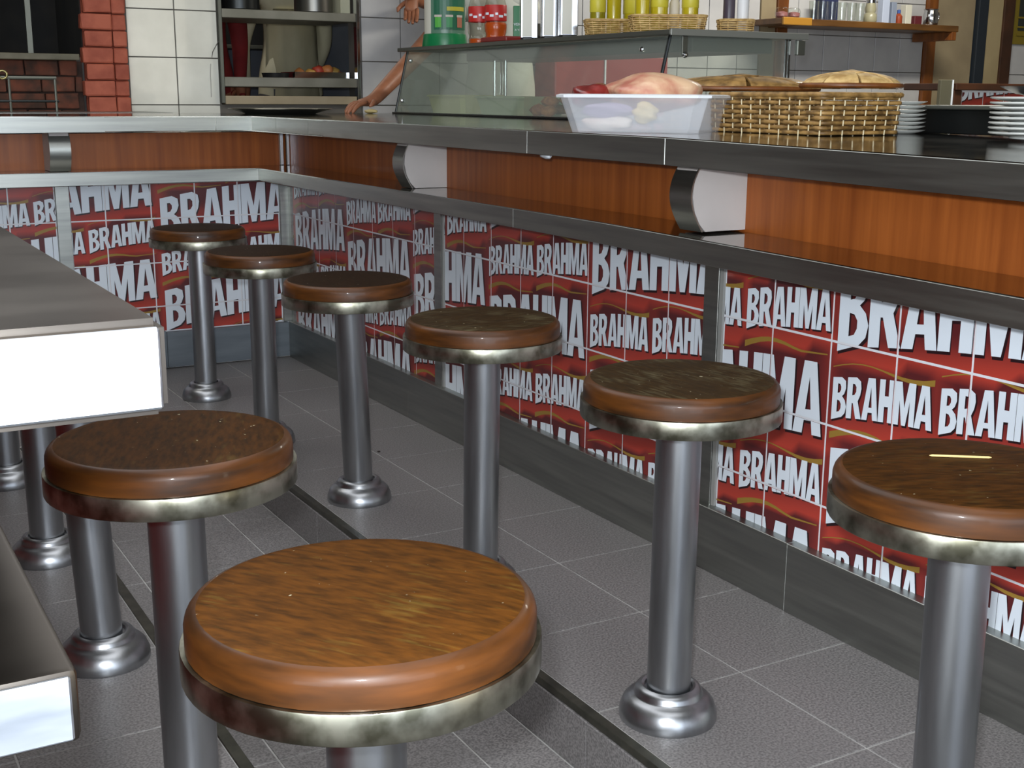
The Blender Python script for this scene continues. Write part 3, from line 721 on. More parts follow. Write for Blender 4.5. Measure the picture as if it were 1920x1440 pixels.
aim = math.atan2(-4.26 - .215, -1.54 - .735)             # direction of the customers' side
link('white_stripe', wrap(bmesh.new(), .079, aim - 1.35, aim - .72, .050, .33), plain('dispenser_paper', (216, 214, 200), .5), d)
link('print_panel', wrap(bmesh.new(), .079, aim - .55, aim + 1.3, .066, .33), plain('dispenser_panel', (44, 104, 78), .35), d)
for k, (a, m) in enumerate(((-.32, (88, 176, 70)), (.22, (70, 150, 96)), (.78, (178, 110, 86)))):
    bm = bmesh.new(); wrap(bm, .0804, aim + a - .15, aim + a + .15, .074, .118); 
    link('printed_cup', bm, plain('print_cup_%s' % 'abc'[k], m, .4), d)
    link('printed_cup_rim', wrap(bmesh.new(), .0810, aim + a - .18, aim + a + .18, .112, .120), plain('print_cup_rim_%s' % 'abc'[k], (198, 190, 180), .4), d)
link('yellow_letters_band', wrap(bmesh.new(), .0804, aim + .1, aim + 1.1, .135, .150), plain('print_yellow', (190, 180, 60), .4), d)
ORANGE = plain('orange_sauce', (206, 88, 24), .35); REDL = plain('red_label', (190, 44, 40), .4)
def sauce(label, loc, fill):
    t = thing('sauce_bottle', label, 'bottle', loc, (0, 0, random.uniform(0, 6)), 'plastic sauce bottles on the case top')
    pr = [(.030, 0), (.038, .004), (.040, .018), (.036, .030), (.041, .045), (.042, .066), (.038, .080), (.0385, .135), (.030, .165), (.013, .20), (.013, .215)]
    link('body', LT(pr, 26), PET, t, smooth=True)
    link('sauce', LT([(r * .93, z + .002) for r, z in pr if z < fill] + [(.034, fill)], 24), ORANGE, t, smooth=True)
    link('label', LT([(.0392, .080), (.0396, .082), (.0396, .132), (.0388, .134)], 26, close=False), REDL, t, smooth=True)
    bm = bmesh.new()
    for a, w_, z_ in ((-.4, .18, .093), (.05, .12, .099), (.45, .2, .091), (-.9, .2, .100), (1.0, .2, .097)):
        wrap(bm, .0397, aim + a - w_, aim + a + w_, z_, z_ + .008)
    t.rotation_euler = (0, 0, 0); link('white_print', bm, WHITE, t)
    link('cap', LT([(.015, .213), (.016, .215), (.015, .238), (.004, .25)], 18), REDL, t, smooth=True)
sauce('nearly empty sauce bottle with red label, next to the green dispenser', (.70, -.13, ZS), .022)
sauce('sauce bottle with red label, filled with orange sauce to the label', (.715, -.225, ZS), .075)
gb = thing('seasoning_box', 'narrow green box with white lettering behind the sauce bottles', 'box', (.76, -.31, ZS), (0, 0, aim + PI / 2))
link('carton', B(-.018, .018, 0, .03, 0, .13, bev=.001), GREEN, gb)
def text(body, size, m, parent, loc, rot, name='lettering', ext=.0004):
    cu = bpy.data.curves.new(name, 'FONT'); cu.body = body; cu.size = size; cu.extrude = ext; cu.align_x = 'CENTER'
    o = bpy.data.objects.new(name, cu); COL.objects.link(o); me = bpy.data.meshes.new_from_object(o); bpy.data.objects.remove(o)
    me.materials.clear(); me.materials.append(m)
    o = bpy.data.objects.new(name, me); COL.objects.link(o); o.parent = parent; o.location = loc; o.rotation_euler = rot; return o
text('VERD', .014, WHITE, gb, (0, -.0006, .062), (PI / 2, 0, 0))
text('A VER', .010, WHITE, gb, (0, -.0006, .045), (PI / 2, 0, 0))
tag(link('red_tray', B(0, .10, 0, .18, 0, .018, bev=.005), plain('dark_red_tray', (126, 34, 28), .4), loc=(.614, -.475, ZS)), 'flat dark red tray on the case top between bottles and napkin holders', 'tray')
dk = thing('dark_caddy', 'dark caddy standing behind the red tray on the case top', 'caddy', (.86, -.26, ZS))
bm = bmesh.new(); box(bm, 0, .09, 0, .10, 0, .035, bev=.003); link('box', bm, BLACK, dk)
link('card', B(.02, .07, .03, .04, .034, .075), plain('grey_card', (84, 80, 70), .6), dk)
def napkin(label, loc):
    t = thing('napkin_holder', label, 'napkin holder', loc, (0, 0, aim + PI / 2), 'napkin holders on the case top')
    link('case_body', B(-.028, .030, .004, .085, .012, .17, bev=.002), CHROME, t)
    link('napkins', B(-.021, .010, -.002, .010, .016, .17), plain('napkin_white' + label[:3], (228, 226, 214), .7), t)
    for x in (-.018, .018):
        for y in (.014, .074): link('foot', LT([(.008, 0), (.010, .002), (.010, .012)], 10), BLACK, t, loc=(x, y, 0))
    link('foot_bar', B(-.022, .012, -.002, .012, .002, .015, bev=.003), BLACK, t)
napkin('leftmost of the three white-fronted napkin holders on the case top', (.69, -.500, ZS))
napkin('middle one of the three white-fronted napkin holders on the case top', (.70, -.622, ZS))
napkin('rightmost of the three white-fronted napkin holders, beside the wicker basket', (.70, -.735, ZS))

WICK = noise_mix('pale_wicker', (176, 140, 84), (216, 184, 124), (60, 60, 90), rough=.6, shift=True)
WICKD = noise_mix('brown_wicker', (104, 76, 36), (172, 134, 76), (40, 40, 60), rough=.55, coat=.1, shift=True)
STAKE = plain('light_cane_stake', (206, 190, 150), .45)
def path_pts(w, l, r, n):
    """rounded rectangle outline, n points, and outward normals"""
    P_ = []
    seg = [(w / 2 - r, -l / 2, w / 2, -l / 2 + r, -PI / 2), (w / 2, l / 2 - r, w / 2 - r, l / 2, 0), (-w / 2 + r, l / 2, -w / 2, l / 2 - r, PI / 2), (-w / 2, -l / 2 + r, -w / 2 + r, -l / 2, PI)]
    cs = [(w / 2 - r, -l / 2 + r), (w / 2 - r, l / 2 - r), (-w / 2 + r, l / 2 - r), (-w / 2 + r, -l / 2 + r)]
    dense = []
    for (cx, cy), a0 in zip(cs, (-PI / 2, 0, PI / 2, PI)):
        for k in range(9):
            a = a0 + PI / 2 * k / 8; dense.append((cx + r * math.cos(a), cy + r * math.sin(a), math.cos(a), math.sin(a)))
    dense.append(dense[0]); d = [0]
    for p, q in zip(dense, dense[1:]): d.append(d[-1] + math.hypot(q[0] - p[0], q[1] - p[1]))
    out = []
    for i in range(n):
        t = d[-1] * i / n; k = max(j for j in range(len(d)) if d[j] <= t); k = min(k, len(dense) - 2)
        f = (t - d[k]) / max(1e-9, d[k + 1] - d[k]); p, q = dense[k], dense[k + 1]
        nx, ny = p[2] + (q[2] - p[2]) * f, p[3] + (q[3] - p[3]) * f; m = math.hypot(nx, ny)
        out.append((p[0] + (q[0] - p[0]) * f, p[1] + (q[1] - p[1]) * f, nx / m, ny / m))
    return out
def wicker(name, label, cat, loc, w, l, h, rows, stakes, r, m, rot=0, group=None, amp=.0022, flare=1.06, rimr=.004, stuff=False):
    t = thing(name, label, cat, loc, (0, 0, rot), group)
    n = stakes * 4; pp = path_pts(w, l, r, n); rh = h / rows
    link('basket_floor', B(-w / 2 + r * .3, w / 2 - r * .3, -l / 2 + r * .3, l / 2 - r * .3, .001, .004), m, t)
    allbm = bmesh.new()
    for k in range(rows):
        bm = allbm if stuff else bmesh.new(); z0 = rh * k + .0006; z1 = rh * (k + 1) - .0006; fl = 1 + (flare - 1) * (k + .5) / rows
        ring = []
        for i, (x, y, nx, ny) in enumerate(pp):
            o = amp * math.cos(2 * PI * i / 8 + PI * (k % 2)) * 1.0
            oo = amp * (1 if ((i // 4) + k) % 2 else -1) * abs(math.sin(PI * (i % 4) / 4)) if False else o
            ring.append([bm.verts.new((x * fl + nx * (oo + e), y * fl + ny * (oo + e), z)) for e, z in ((.0013, (z0 * 2 + z1) / 3), (.0013, (z0 + 2 * z1) / 3), (0, z1), (-.0012, (z0 + z1) / 2), (0, z0))])
        for i in range(n):
            a, b = ring[i], ring[(i + 1) % n]
            for q in range(5): bm.faces.new((a[q], b[q], b[(q + 1) % 5], a[(q + 1) % 5]))
        bmesh.ops.recalc_face_normals(bm, faces=bm.faces[:])
        if not stuff: link('woven_strand', bm, m, t, smooth='all')
    if stuff: tag(link('woven_strands', allbm, m, t, smooth='all'), kind='stuff')
    else: allbm.free()
    bm = bmesh.new()
    for i in range(0, n, 4):
        x, y, nx, ny = pp[i]
        tube(bm, [(x, y, 0), (x * flare, y * flare, h)], .0016, 5)
    tag(link('stakes', bm, STAKE if not stuff else m, t), kind='stuff')
    bm = bmesh.new(); rp = [(x * flare, y * flare, h + .001) for x, y, _, _ in pp]; tube(bm, rp + [rp[0]], rimr, 6, cap=False); link('rim', bm, m, t, smooth='all')
    return t
rb = PI / 2 + aim
b1 = wicker('oil_basket', 'left pale wicker basket of yellow oil bottles on the case top', 'basket', (.745, -.955, ZS), .20, .11, .048, 8, 22, .03, WICK, rb, 'wicker baskets on the case top', amp=.0014, flare=1.08, rimr=.0028, stuff=True)
b2 = wicker('oil_basket', 'middle pale wicker basket, the widest, holding yellow oil bottles', 'basket', (.735, -1.215, ZS), .205, .11, .048, 8, 22, .03, WICK, rb, 'wicker baskets on the case top', amp=.0014, flare=1.08, rimr=.0028, stuff=True)
b3 = wicker('oil_basket', 'small pale wicker basket at the right end of the case top', 'basket', (.885, -1.340, ZS), .095, .085, .036, 6, 12, .025, WICK, rb, 'wicker baskets on the case top', amp=.0014, flare=1.06, rimr=.0024, stuff=True)
OIL = plain('yellow_oil', (186, 168, 24), .25, 0, .5); OILD = plain('olive_oil', (140, 130, 20), .25, 0, .5); YLAB = plain('yellow_label', (206, 194, 60), .4)
def across(c, s, b=0):          # a spot s metres to the right (seen by the customer) and b behind
    a = aim + PI / 2; return (c[0] + s * math.cos(a) - b * math.cos(aim), c[1] + s * math.sin(a) - b * math.sin(aim), ZS + .0045)
def oil(label, loc, r, m, lab, h=.2, name='oil_bottle', cap=None):
    t = thing(name, label, 'bottle', loc, (0, 0, 0), 'bottles in the wicker baskets')
    link('body', LT([(r * .92, 0), (r, .004), (r, h * .68), (r * .5, h * .82), (r * .35, h * .86), (r * .35, h * .95)], 20), m, t, smooth=True)
    if lab: link('label', LT([(r + .0004, h * .34), (r + .001, h * .345), (r + .001, h * .62), (r + .0004, h * .625)], 20, close=False), lab, t, smooth=True)
    link('cap', LT([(r * .4, h * .94), (r * .4, h), (r * .3, h * 1.02)], 14), cap or REDL, t)
c1, c2, c3 = (.745, -.955), (.735, -1.215), (.885, -1.340)
oil('dark olive oil bottle at the left of the left basket', across(c1, -.068), .024, OILD, YLAB)
oil('yellow oil bottle second from the left in the left basket', across(c1, -.018), .022, OIL, None)
oil('wide yellow-labelled oil bottle at the right of the left basket', across(c1, .055, .01), .042, OIL, YLAB, .19)
oil('yellow oil bottle at the left of the middle basket', across(c2, -.075), .021, OIL, None)
oil('yellow oil bottle in the middle of the middle basket', across(c2, -.025), .025, OIL, YLAB)
oil('small pale shaker standing among the oil bottles of the middle basket', across(c2, .022, .015), .015, plain('pale_shaker', (206, 196, 176), .5), None, .12, 'shaker', WHITE)
oil('yellow oil bottle at the right of the middle basket', across(c2, .065), .024, OIL, YLAB)
oil('dark purple bottle in the small right-hand basket', across(c3, -.018, .012), .017, plain('dark_purple_bottle', (72, 62, 74), .35), None, .17, 'vinegar_bottle', BLACK)
oil('white plastic bottle in the small right-hand basket', across(c3, .020), .017, plain('white_bottle', (232, 232, 232), .35), None, .17, 'salt_bottle', WHITE)

# ---------------------------------------------------------------- tray of meat, bread basket, plates, sink
tb = tub('plastic_tub', 'milky white plastic tub heaped with raw meat on the worktop edge', 'tub', (-.201, -2.118, ZT), .298, .262, .068, TUB, TUBRIM, math.atan2(-.777, .630), th=.0022, fl=.86)
RM = Matrix.Rotation(math.atan2(-.777, .630), 3, 'Z')
def intub(x, y, z): v = RM @ Vector((x, y, 0)); return (v.x - .183, v.y - 2.130, ZT + z)
def meat(label, bm, m, loc, name='meat_piece'):
    return tag(link(name, bm, m, smooth='all', loc=loc, rot=(0, 0, math.atan2(-.777, .630))), label, 'meat', None)
PINK = noise_mix('pale_pink_meat', (186, 112, 92), (222, 186, 150), (18, 30, 18), rough=.4, coat=.3, bump=.3)
DRED = noise_mix('dark_red_meat', (96, 22, 22), (140, 42, 36), (30, 30, 30), rough=.35, coat=.4, bump=.3)
PURP = plain('purple_grey_meat', (140, 122, 150), .4); FATM = noise_mix('fatty_meat', (212, 190, 176), (232, 220, 208), (30, 30, 30), rough=.4)
YFAT = noise_mix('yellow_fat', (196, 168, 96), (214, 192, 130), (30, 30, 30), rough=.4)
meat('large pale pink joint of meat bulging over the tub rim', blob(bmesh.new(), (0, 0, 0), (.100, .085, .038), 3, .08, 4), PINK, intub(.138, .12, .076))
meat('dark red piece of meat at the left of the tub', blob(bmesh.new(), (0, 0, 0), (.038, .06, .026), 8, .14, 3), DRED, intub(.022, .10, .070))
meat('purple-grey strip of meat against the front wall of the tub', blob(bmesh.new(), (0, 0, 0), (.055, .014, .015), 2, .12, 3), PURP, intub(.075, .026, .042))
meat('whitish fatty piece low at the left in the tub', blob(bmesh.new(), (0, 0, 0), (.055, .018, .016), 4, .12, 3), FATM, intub(.072, .030, .019))
meat('yellow lump of fat behind the front wall of the tub', blob(bmesh.new(), (0, 0, 0), (.030, .012, .017), 6, .22, 3), YFAT, intub(.150, .024, .038))

bk = wicker('bread_basket', 'brown woven rectangular basket on the worktop, right of the meat tub', 'basket', (.245, -2.33, ZT),   .205, .325, .074, 8, 38, .012, WICKD, 0, amp=.0022, flare=1.03, rimr=.0055)
bk2 = wicker('bread_basket', 'second brown woven basket, behind the nearer one and the meat tub', 'basket', (.40, -1.96, ZT), .24, .30, .070, 7, 34, .02, WICKD, 0, amp=.0022, flare=1.03, rimr=.005)
def lid(label, loc, rx, ry, h, rot, seed, tilt=0):
    t = thing('basket_lid', label, 'lid', loc, (tilt, 0, rot), 'woven lids on the baskets')
    prof = [(0, h)] + [(math.sin(PI / 2 * k / 7), h * math.cos(PI / 2 * k / 7)) for k in range(1, 8)]
    n = 24
    for j in range(8):                  # broad cane splints, each its own piece
        bm = bmesh.new(); w_ = 2 * PI / 8
        a0 = w_ * j + .03; a1 = w_ * (j + 1) - .03; lift = .002 * (j % 2)
        g = [[(rx * r * math.cos(a0 + (a1 - a0) * i / 4), ry * r * math.sin(a0 + (a1 - a0) * i / 4), z + lift) for i in range(5)] for r, z in prof[1:]]
        up = [[bm.verts.new(p) for p in row] for row in g]; dn = [[bm.verts.new((p[0] * .97, p[1] * .97, p[2] - .004)) for p in row] for row in g]
        for S in (up, dn):
            for a, b in zip(S, S[1:]):
                for i in range(4): bm.faces.new((a[i], a[i + 1], b[i + 1], b[i]) if S is up else (a[i], b[i], b[i + 1], a[i + 1]))
        for i in range(4):
            bm.faces.new((up[0][i], dn[0][i], dn[0][i + 1], up[0][i + 1])); bm.faces.new((up[-1][i], up[-1][i + 1], dn[-1][i + 1], dn[-1][i]))
        for i in (0, 4):
            for a in range(len(up) - 1): bm.faces.new((up[a][i], up[a + 1][i], dn[a + 1][i], dn[a][i]))
        bmesh.ops.recalc_face_normals(bm, faces=bm.faces[:])
        link('splint', bm, WICK if seed else WICKD, t, smooth=True)
    link('crown', LT([(.16 * rx + .01, h - .006), (.2 * rx + .006, h + .001), (.004, h + .005)], 12), WICK if seed else WICKD, t, smooth=True)
    pts = [(rx * math.cos(2 * PI * i / n), ry * math.sin(2 * PI * i / n), .002) for i in range(n + 1)]
    bm = bmesh.new(); tube(bm, pts, .0055, 7, cap=False); link('rim', bm, TRIMW, t, smooth='all')
    return t
RA = math.atan2(-.4995, .8663)
lid('larger brown woven lid lying across the two baskets', (.345, -2.02, ZT + .086), .175, .10, .030, RA, 0)
lid('smaller light woven lid with broad splints, on the nearer basket', (.315, -2.390, ZT + .091), .098, .07, .028, RA, 1)
def plates(n, x, y, r, grp, lab, zs=.0105):
    pr = [(r * .55, 0), (r * .6, .001), (r * .62, .004), (r * .98, .0095), (r, .0115), (r * .985, .0128), (r * .6, .0066), (r * .3, .0064)]
    me = None
    for k in range(n):
        if me is None:
            o = link('plate', LT(pr, 40), plain('white_china', (222, 224, 220), .15, 0, .3), smooth=True, loc=(x, y, ZT)); me = o
        else:
            o = me.copy(); COL.objects.link(o)
        o.location = (x + random.uniform(-.001, .001), y, ZT + zs * k)
        pos = {0: 'lowest plate', n - 1: 'topmost plate'}.get(k, '%s plate from the bottom' % ['', 'second', 'third', 'fourth', 'fifth', 'sixth', 'seventh', 'eighth', 'ninth'][k])
        tag(o, 'white china ' + pos + ' ' + lab, 'plate', grp)
plates(8, .385, -2.79, .092, 'plates stacked at the right photo edge', 'of the stack at the right photo edge', .0086)
bw = LT([(.03, 0), (.055, .006), (.075, .016), (.078, .017), (.05, .004), (.02, .004)], 30)
tag(link('bowl', bw, BLACK, smooth=True, loc=(.385, -2.79, ZT + .0735)), 'dark shallow bowl on top of the plate stack at the right edge', 'bowl')
def small_stack():
    pr = [(.03, 0), (.034, .001), (.050, .006), (.0515, .0075), (.030, .003)]
    o0 = None
    for k in range(8):
        o = link('saucer', LT(pr, 30), MAT['white_china'], smooth=True) if o0 is None else o0.copy()
        if o0 is None: o0 = o
        else: COL.objects.link(o)
        o.location = (.425, -2.42, ZT + .0080 * k)
        tag(o, 'white saucer of the stack just right of the woven basket, %s' % ['at the bottom', 'second from the bottom', 'third from the bottom', 'fourth from the bottom', 'fourth from the top', 'third from the top', 'second from the top', 'at the top'][k], 'saucer', 'saucers beside the woven basket')
small_stack()
sk = thing('steel_sink', 'dark steel sink rim and backsplash behind the baskets, right side of worktop', 'sink', (.50, -2.95, ZT))
link('front_panel', B(0, .015, -1.2, .58, 0, .048, bev=.002), DARKST, sk)
link('rim', B(-.012, .42, -1.2, .59, .048, .056, bev=.002), STRIPM, sk)
link('tap', T([(.30, .45, .056), (.30, .45, .075), (.24, .40, .08)], .006, 8), CHROME, sk)

# platter and the hand's cap at the far corner
pl_ = thing('steel_platter', 'wide round steel platter on the far corner of the worktop', 'platter', (.10, .33, ZT))
link('dish', LT([(.13, 0), (.135, .002), (.185, .016), (.192, .018), (.193, .020), (.185, .019), (.13, .005), (.02, .004)], 56), plain('platter_steel', (214, 214, 208), .28, 1), pl_, smooth=True)
tag(link('food_lump', blob(bmesh.new(), (0, 0, 0), (.028, .022, .008), 4, .12, 3), plain('pale_yellow_food', (206, 186, 130), .4), smooth='all', loc=(.455, .30, ZT + .0085)), 'pale yellow lump on the worktop right under the hand', 'food')

# ---------------------------------------------------------------- kitchen behind the pass-through
hz = thing('pass_shelving', 'steel pass-through shelving in the tiled wall opening, left of the glass case', 'shelving', (0, 0, 0))
for x in (.088, .703): link('upright', B(x - .008, x + .008, .985, 1.02, .89, 1.62, bev=.002), CHROME if x > .5 else STRIPM, hz)
KST = noise_mix('kitchen_shelf_steel', (126, 124, 112), (146, 144, 132), (6, 6, 6), rough=.45, metal=.4)
for z0, z1 in ((.9585, .998), (1.237, 1.273)): link('shelf_board', B(.096, .695, .99, 1.36, z0, z1, bev=.002), KST, hz)
struct('trim_13', B(.096, .69, .985, 1.14, .886, .921, bev=.003), noise_mix('tan_ledge', (150, 136, 110), (168, 154, 128), (6, 6, 6), rough=.6))
struct('wall_kitchen', B(-.5, 3.2, 2.55, 2.6, A0, 2.4), noise_mix('kitchen_tile', (96, 104, 116), (112, 118, 128), (5, 5, 5), rough=.5))
ho = thing('kitchen_hood', 'dark extractor hood deep in the kitchen behind the pass-through', 'hood', (0, 0, 0))
link('hood_box', B(.2, 1.0, 2.33, 2.54, 1.16, 1.6, bev=.01), plain('hood_black', (20, 20, 22), .5), ho)
link('front_rail', B(.2, 1.0, 2.31, 2.33, 1.16, 1.18, bev=.003), STRIPM, ho)
tr_ = thing('oven_tray', 'steel tray heaped with food on the middle pass-through shelf', 'tray', (.425, 1.05, .9982))
bm = bmesh.new(); box(bm, 0, .262, 0, .17, 0, .004); box(bm, 0, .262, 0, .003, .004, .026); box(bm, 0, .262, .167, .17, .004, .026); box(bm, 0, .003, 0, .17, .004, .026); box(bm, .259, .262, 0, .17, .004, .026)
link('pan', bm, CHROME, tr_)
for i, (x, y, z, s, c) in enumerate(((.05, .07, .022, .026, (150, 96, 50)), (.10, .06, .024, .024, (176, 130, 60)), (.145, .08, .032, .032, (166, 60, 40)), (.18, .07, .034, .032, (176, 110, 60)), (.215, .075, .026, .028, (150, 120, 60)), (.235, .06, .018, .018, (120, 60, 40)))):
    tag(link('vegetable_chunk', blob(bmesh.new(), (0, 0, 0), (s, s, s * .75), i, .15, 2), plain('chunk_%d' % i, c, .5), smooth='all', loc=(.425 + x, 1.05 + y, .9982 + z)), ['brown chunk at the left end of the pass-through tray', 'golden chunk second from the left on the pass-through tray', 'red chunk topping the heap on the pass-through tray', 'orange-brown chunk right of the red one on the pass-through tray', 'greenish-brown chunk near the right end of the pass-through tray', 'dark small chunk at the right end of the pass-through tray'][i], 'food', 'chunks on the pass-through tray')
for i, (x, lab) in enumerate(((.335, 'brown lumps on the shelf left of the tray'),)):
    tag(link('dark_pan', LT([(.05, 0), (.055, .002), (.06, .02), (.057, .02), (.05, .005)], 24), BLACK, smooth=True, loc=(.355, 1.09, .9982)), 'low black pan on the pass-through shelf, left of the food tray', 'pan')
def pot(label, x, r, h, m):
    t = thing('cooking_pot', label, 'pot', (x, 1.12, 1.2732), (0, 0, 0), 'pots on the upper pass-through shelf')
    link('body', LT([(r * .93, 0), (r, .006), (r, h), (r * 1.04, h + .003), (r * .97, h + .002), (r * .95, .01)], 32), m, t, smooth=True)
    link('handle', T([(-r * .98, 0, h * .7), (-r * 1.25, 0, h * .72), (-r * 1.25, .02, h * .72)], .005, 8), BLACK, t)
pot('dark pot at the left of the upper pass-through shelf', .215, .085, .12, DARKST)
pot('bright steel pot at the right of the upper pass-through shelf', .55, .085, .13, plain('old_aluminium', (120, 118, 112), .3, .9))
tag(link('pale_carton', B(.645, .69, 1.04, 1.14, 1.2732, 1.45, bev=.002), plain('pale_box', (188, 186, 160), .6)), 'pale carton at the right end of the upper pass-through shelf', 'carton')

# ---------------------------------------------------------------- people
SKIN = noise_mix('skin', (150, 96, 68), (170, 112, 82), (20, 20, 20), rough=.5); HAIR = plain('dark_hair', (30, 24, 20), .6)
EYE = plain('eye_white', (220, 216, 210), .3); IRIS = plain('iris', (40, 26, 18), .3); LIP = plain('lips', (140, 78, 66), .5)
SHIRT = noise_mix('white_shirt', (192, 196, 186), (210, 212, 202), (8, 8, 8), rough=.8); TROU = plain('grey_trousers', (84, 84, 88), .8)
APR = noise_mix('cream_cloth', (196, 190, 158), (212, 206, 176), (10, 3, 4), rough=.85, bump=.6); REDC = noise_mix('dark_red_cloth', (116, 26, 26), (140, 36, 34), (8, 8, 8), rough=.85)
def skin_mesh(verts, edges, radii, root=0, sub=2):
    me = bpy.data.meshes.new('figure'); me.from_pydata(verts, edges, [])
    o = bpy.data.objects.new('figure', me); COL.objects.link(o)
    o.modifiers.new('s', 'SKIN'); sm = o.modifiers.new('u', 'SUBSURF'); sm.levels = sub
    for i, r in enumerate(radii): me.skin_vertices[0].data[i].radius = (r, r) if not isinstance(r, tuple) else r
    me.skin_vertices[0].data[root].use_root = True
    dg = bpy.context.evaluated_depsgraph_get(); r = bpy.data.meshes.new_from_object(o.evaluated_get(dg)); bpy.data.objects.remove(o); return r
def person(label, origin, face, elbowR, wristR, elbowL, wristL, top, low, k=.92, feet=A0, handR=None, handL=None, sleeves=False):
    """face: yaw the figure looks to; elbow/wrist in world space; one continuous body with clothes as its own faces"""
    t = thing('person', label, 'person', (origin[0], origin[1], feet))
    F = Vector((math.cos(face), math.sin(face), 0)); Rt = Vector((math.sin(face), -math.cos(face), 0)); U = Vector((0, 0, 1))
    def P(r, f, z): return Rt * r * k + F * f * k + U * z * k
    O = Vector((origin[0], origin[1], feet))
    V = []; E = []; R = []
    def add(p, r, par=None):
        V.append(tuple(p)); R.append(r if isinstance(r, tuple) else r * k); i = len(V) - 1
        if par is not None: E.append((par, i))
        return i
    pel = add(P(0, 0, .95), (.155 * k, .115 * k)); wa = add(P(0, 0, 1.10), (.135 * k, .105 * k), pel); chs = add(P(0, 0, 1.28), (.15 * k, .11 * k), wa); nk = add(P(0, -.005, 1.44), .065, chs)
    hb = add(P(0, .01, 1.53), .055, nk); hm = add(P(0, .015, 1.62), (.083 * k, .098 * k), hb); ht = add(P(0, .01, 1.70), (.07 * k, .085 * k), hm)
    for s in (-1, 1):
        hp = add(P(s * .09, 0, .88), .095, pel); kn = add(P(s * .10, .02, .50), .062, hp); an = add(P(s * .10, -.01, .10), .042, kn); add(P(s * .11, .12, .04), .036, an)
    for s, el, wr, hd in ((1, elbowR, wristR, handR), (-1, elbowL, wristL, handL)):
        sh_ = add(P(s * .175, 0, 1.37), .062, chs)
        e_ = add(Vector(el) - O, .043, sh_); w_ = add(Vector(wr) - O, .029, e_)
        d_ = (Vector(hd) - Vector(wr)).normalized(); kd = .085 * k
        side = d_.cross(U).normalized() if abs(d_.z) < .9 else Rt.copy()
        pm = add(Vector(wr) - O + d_ * kd * .55, (.036 * k, .018 * k), w_); pe = add(Vector(wr) - O + d_ * kd, (.036 * k, .015 * k), pm)
    me = skin_mesh(V, E, R, 0, 2)
    body_bm = bmesh.new(); body_bm.from_mesh(me)
    # fingers: short tapering bent chains rooted inside the palm
    for s, el, wr, hd in ((1, elbowR, wristR, handR), (-1, elbowL, wristL, handL)):
        d_ = (Vector(hd) - Vector(wr)).normalized(); side = d_.cross(U)
        side = side.normalized() if side.length > .2 else Rt.copy()
        nrm = side.cross(d_).normalized(); nrm = nrm if nrm.z < 0 or abs(d_.z) > .8 else -nrm
        pb = Vector(wr) - O + d_ * .062 * k
        for q, (off, ln) in enumerate(((-.026, .072), (-.009, .082), (.009, .077), (.026, .060))):
            b0 = pb + side * off * k
            tube(body_bm, [b0, b0 + d_ * .022 * k, b0 + d_ * (.022 + ln * .38) * k + nrm * .004, b0 + d_ * (.022 + ln * .68) * k + nrm * .014, b0 + d_ * (.022 + ln * .92) * k + nrm * .026, b0 + d_ * (.022 + ln * .98) * k + nrm * .032],
                 [.008, .0092, .0086, .0080, .0068, .003], 8)
        b0 = Vector(wr) - O + d_ * .02 * k + side * (-.022 if s > 0 else .022) * k; sd = side * (-1 if s > 0 else 1)
        tube(body_bm, [b0, b0 + (sd * .024 + d_ * .022) * k, b0 + (sd * .038 + d_ * .046) * k + nrm * .006, b0 + (sd * .040 + d_ * .066) * k + nrm * .012], [.010, .0105, .0092, .004], 8)
    mats = [SKIN, top, low, BLACK]
    for f in body_bm.faces:
        c = f.calc_center_median(); w = c + O; mi = 0
        hz_ = c.z / k
        dR = min((w - Vector(elbowR)).length, (w - Vector(elbowL)).length); f.smooth = True
        lat = math.hypot(*( (c.dot(Rt)) / k, (c.dot(F)) / k ))
        dW = min((w - Vector(wristR)).length, (w - Vector(wristL)).length)
        if .90 < hz_ < 1.435 and lat < .27 and dR > .07 and dW > .16 * k and not (lat > .17 and hz_ < 1.13): mi = 1
        if hz_ <= .93 and lat < .30 and min((w - Vector(wristR)).length, (w - Vector(wristL)).length) > .16 and dR > .06: mi = 2
        if sleeves and .88 < hz_ < 1.435 and dW > .05 and (lat > .13 or mi == 0): mi = 1
        if hz_ < .085: mi = 3
        f.material_index = mi
    link('body', body_bm, mats, t)
    hc = P(0, .015, 1.635)
    bm = bmesh.new(); bmesh.ops.create_uvsphere(bm, u_segments=24, v_segments=14, radius=1)
    for v in bm.verts: v.co = hc + Rt * v.co.x * .090 * k + F * (v.co.y * .104 - .012) * k + U * (v.co.z * .118 + .012) * k
    dele = [f for f in bm.faces if (f.calc_center_median() - hc).dot(F) > .045 * k and (f.calc_center_median() - hc).z < .055 * k or (f.calc_center_median() - hc).z < -.06 * k]
    bmesh.ops.delete(bm, geom=dele, context='FACES'); link('hair', bm, HAIR, t, smooth='all')
    for s in (-1, 1):
        link('eye', blob(bmesh.new(), tuple(P(s * .033, .098, 1.628)), (.012 * k, .008 * k, .008 * k), 0, 0, 2), EYE, t, smooth='all')
        link('iris', blob(bmesh.new(), tuple(P(s * .033, .1055, 1.628)), (.005 * k, .003 * k, .005 * k), 0, 0, 1), IRIS, t, smooth='all')
        link('ear', blob(bmesh.new(), tuple(P(s * .088, .0, 1.615)), (.010 * k, .018 * k, .03 * k), 0, 0, 2, rot=face - PI / 2), SKIN, t, smooth='all')
    link('nose', T([P(0, .098, 1.63), P(0, .118, 1.60), P(0, .106, 1.592)], [.007 * k, .013 * k, .009 * k], 10), SKIN, t, smooth='all')
    link('mouth', T([P(-.024, .094, 1.565), P(0, .104, 1.563), P(.024, .094, 1.565)], [.003 * k, .006 * k, .003 * k], 8), LIP, t, smooth='all')
    return t, P, O
fac = math.atan2(-.75, -.65)
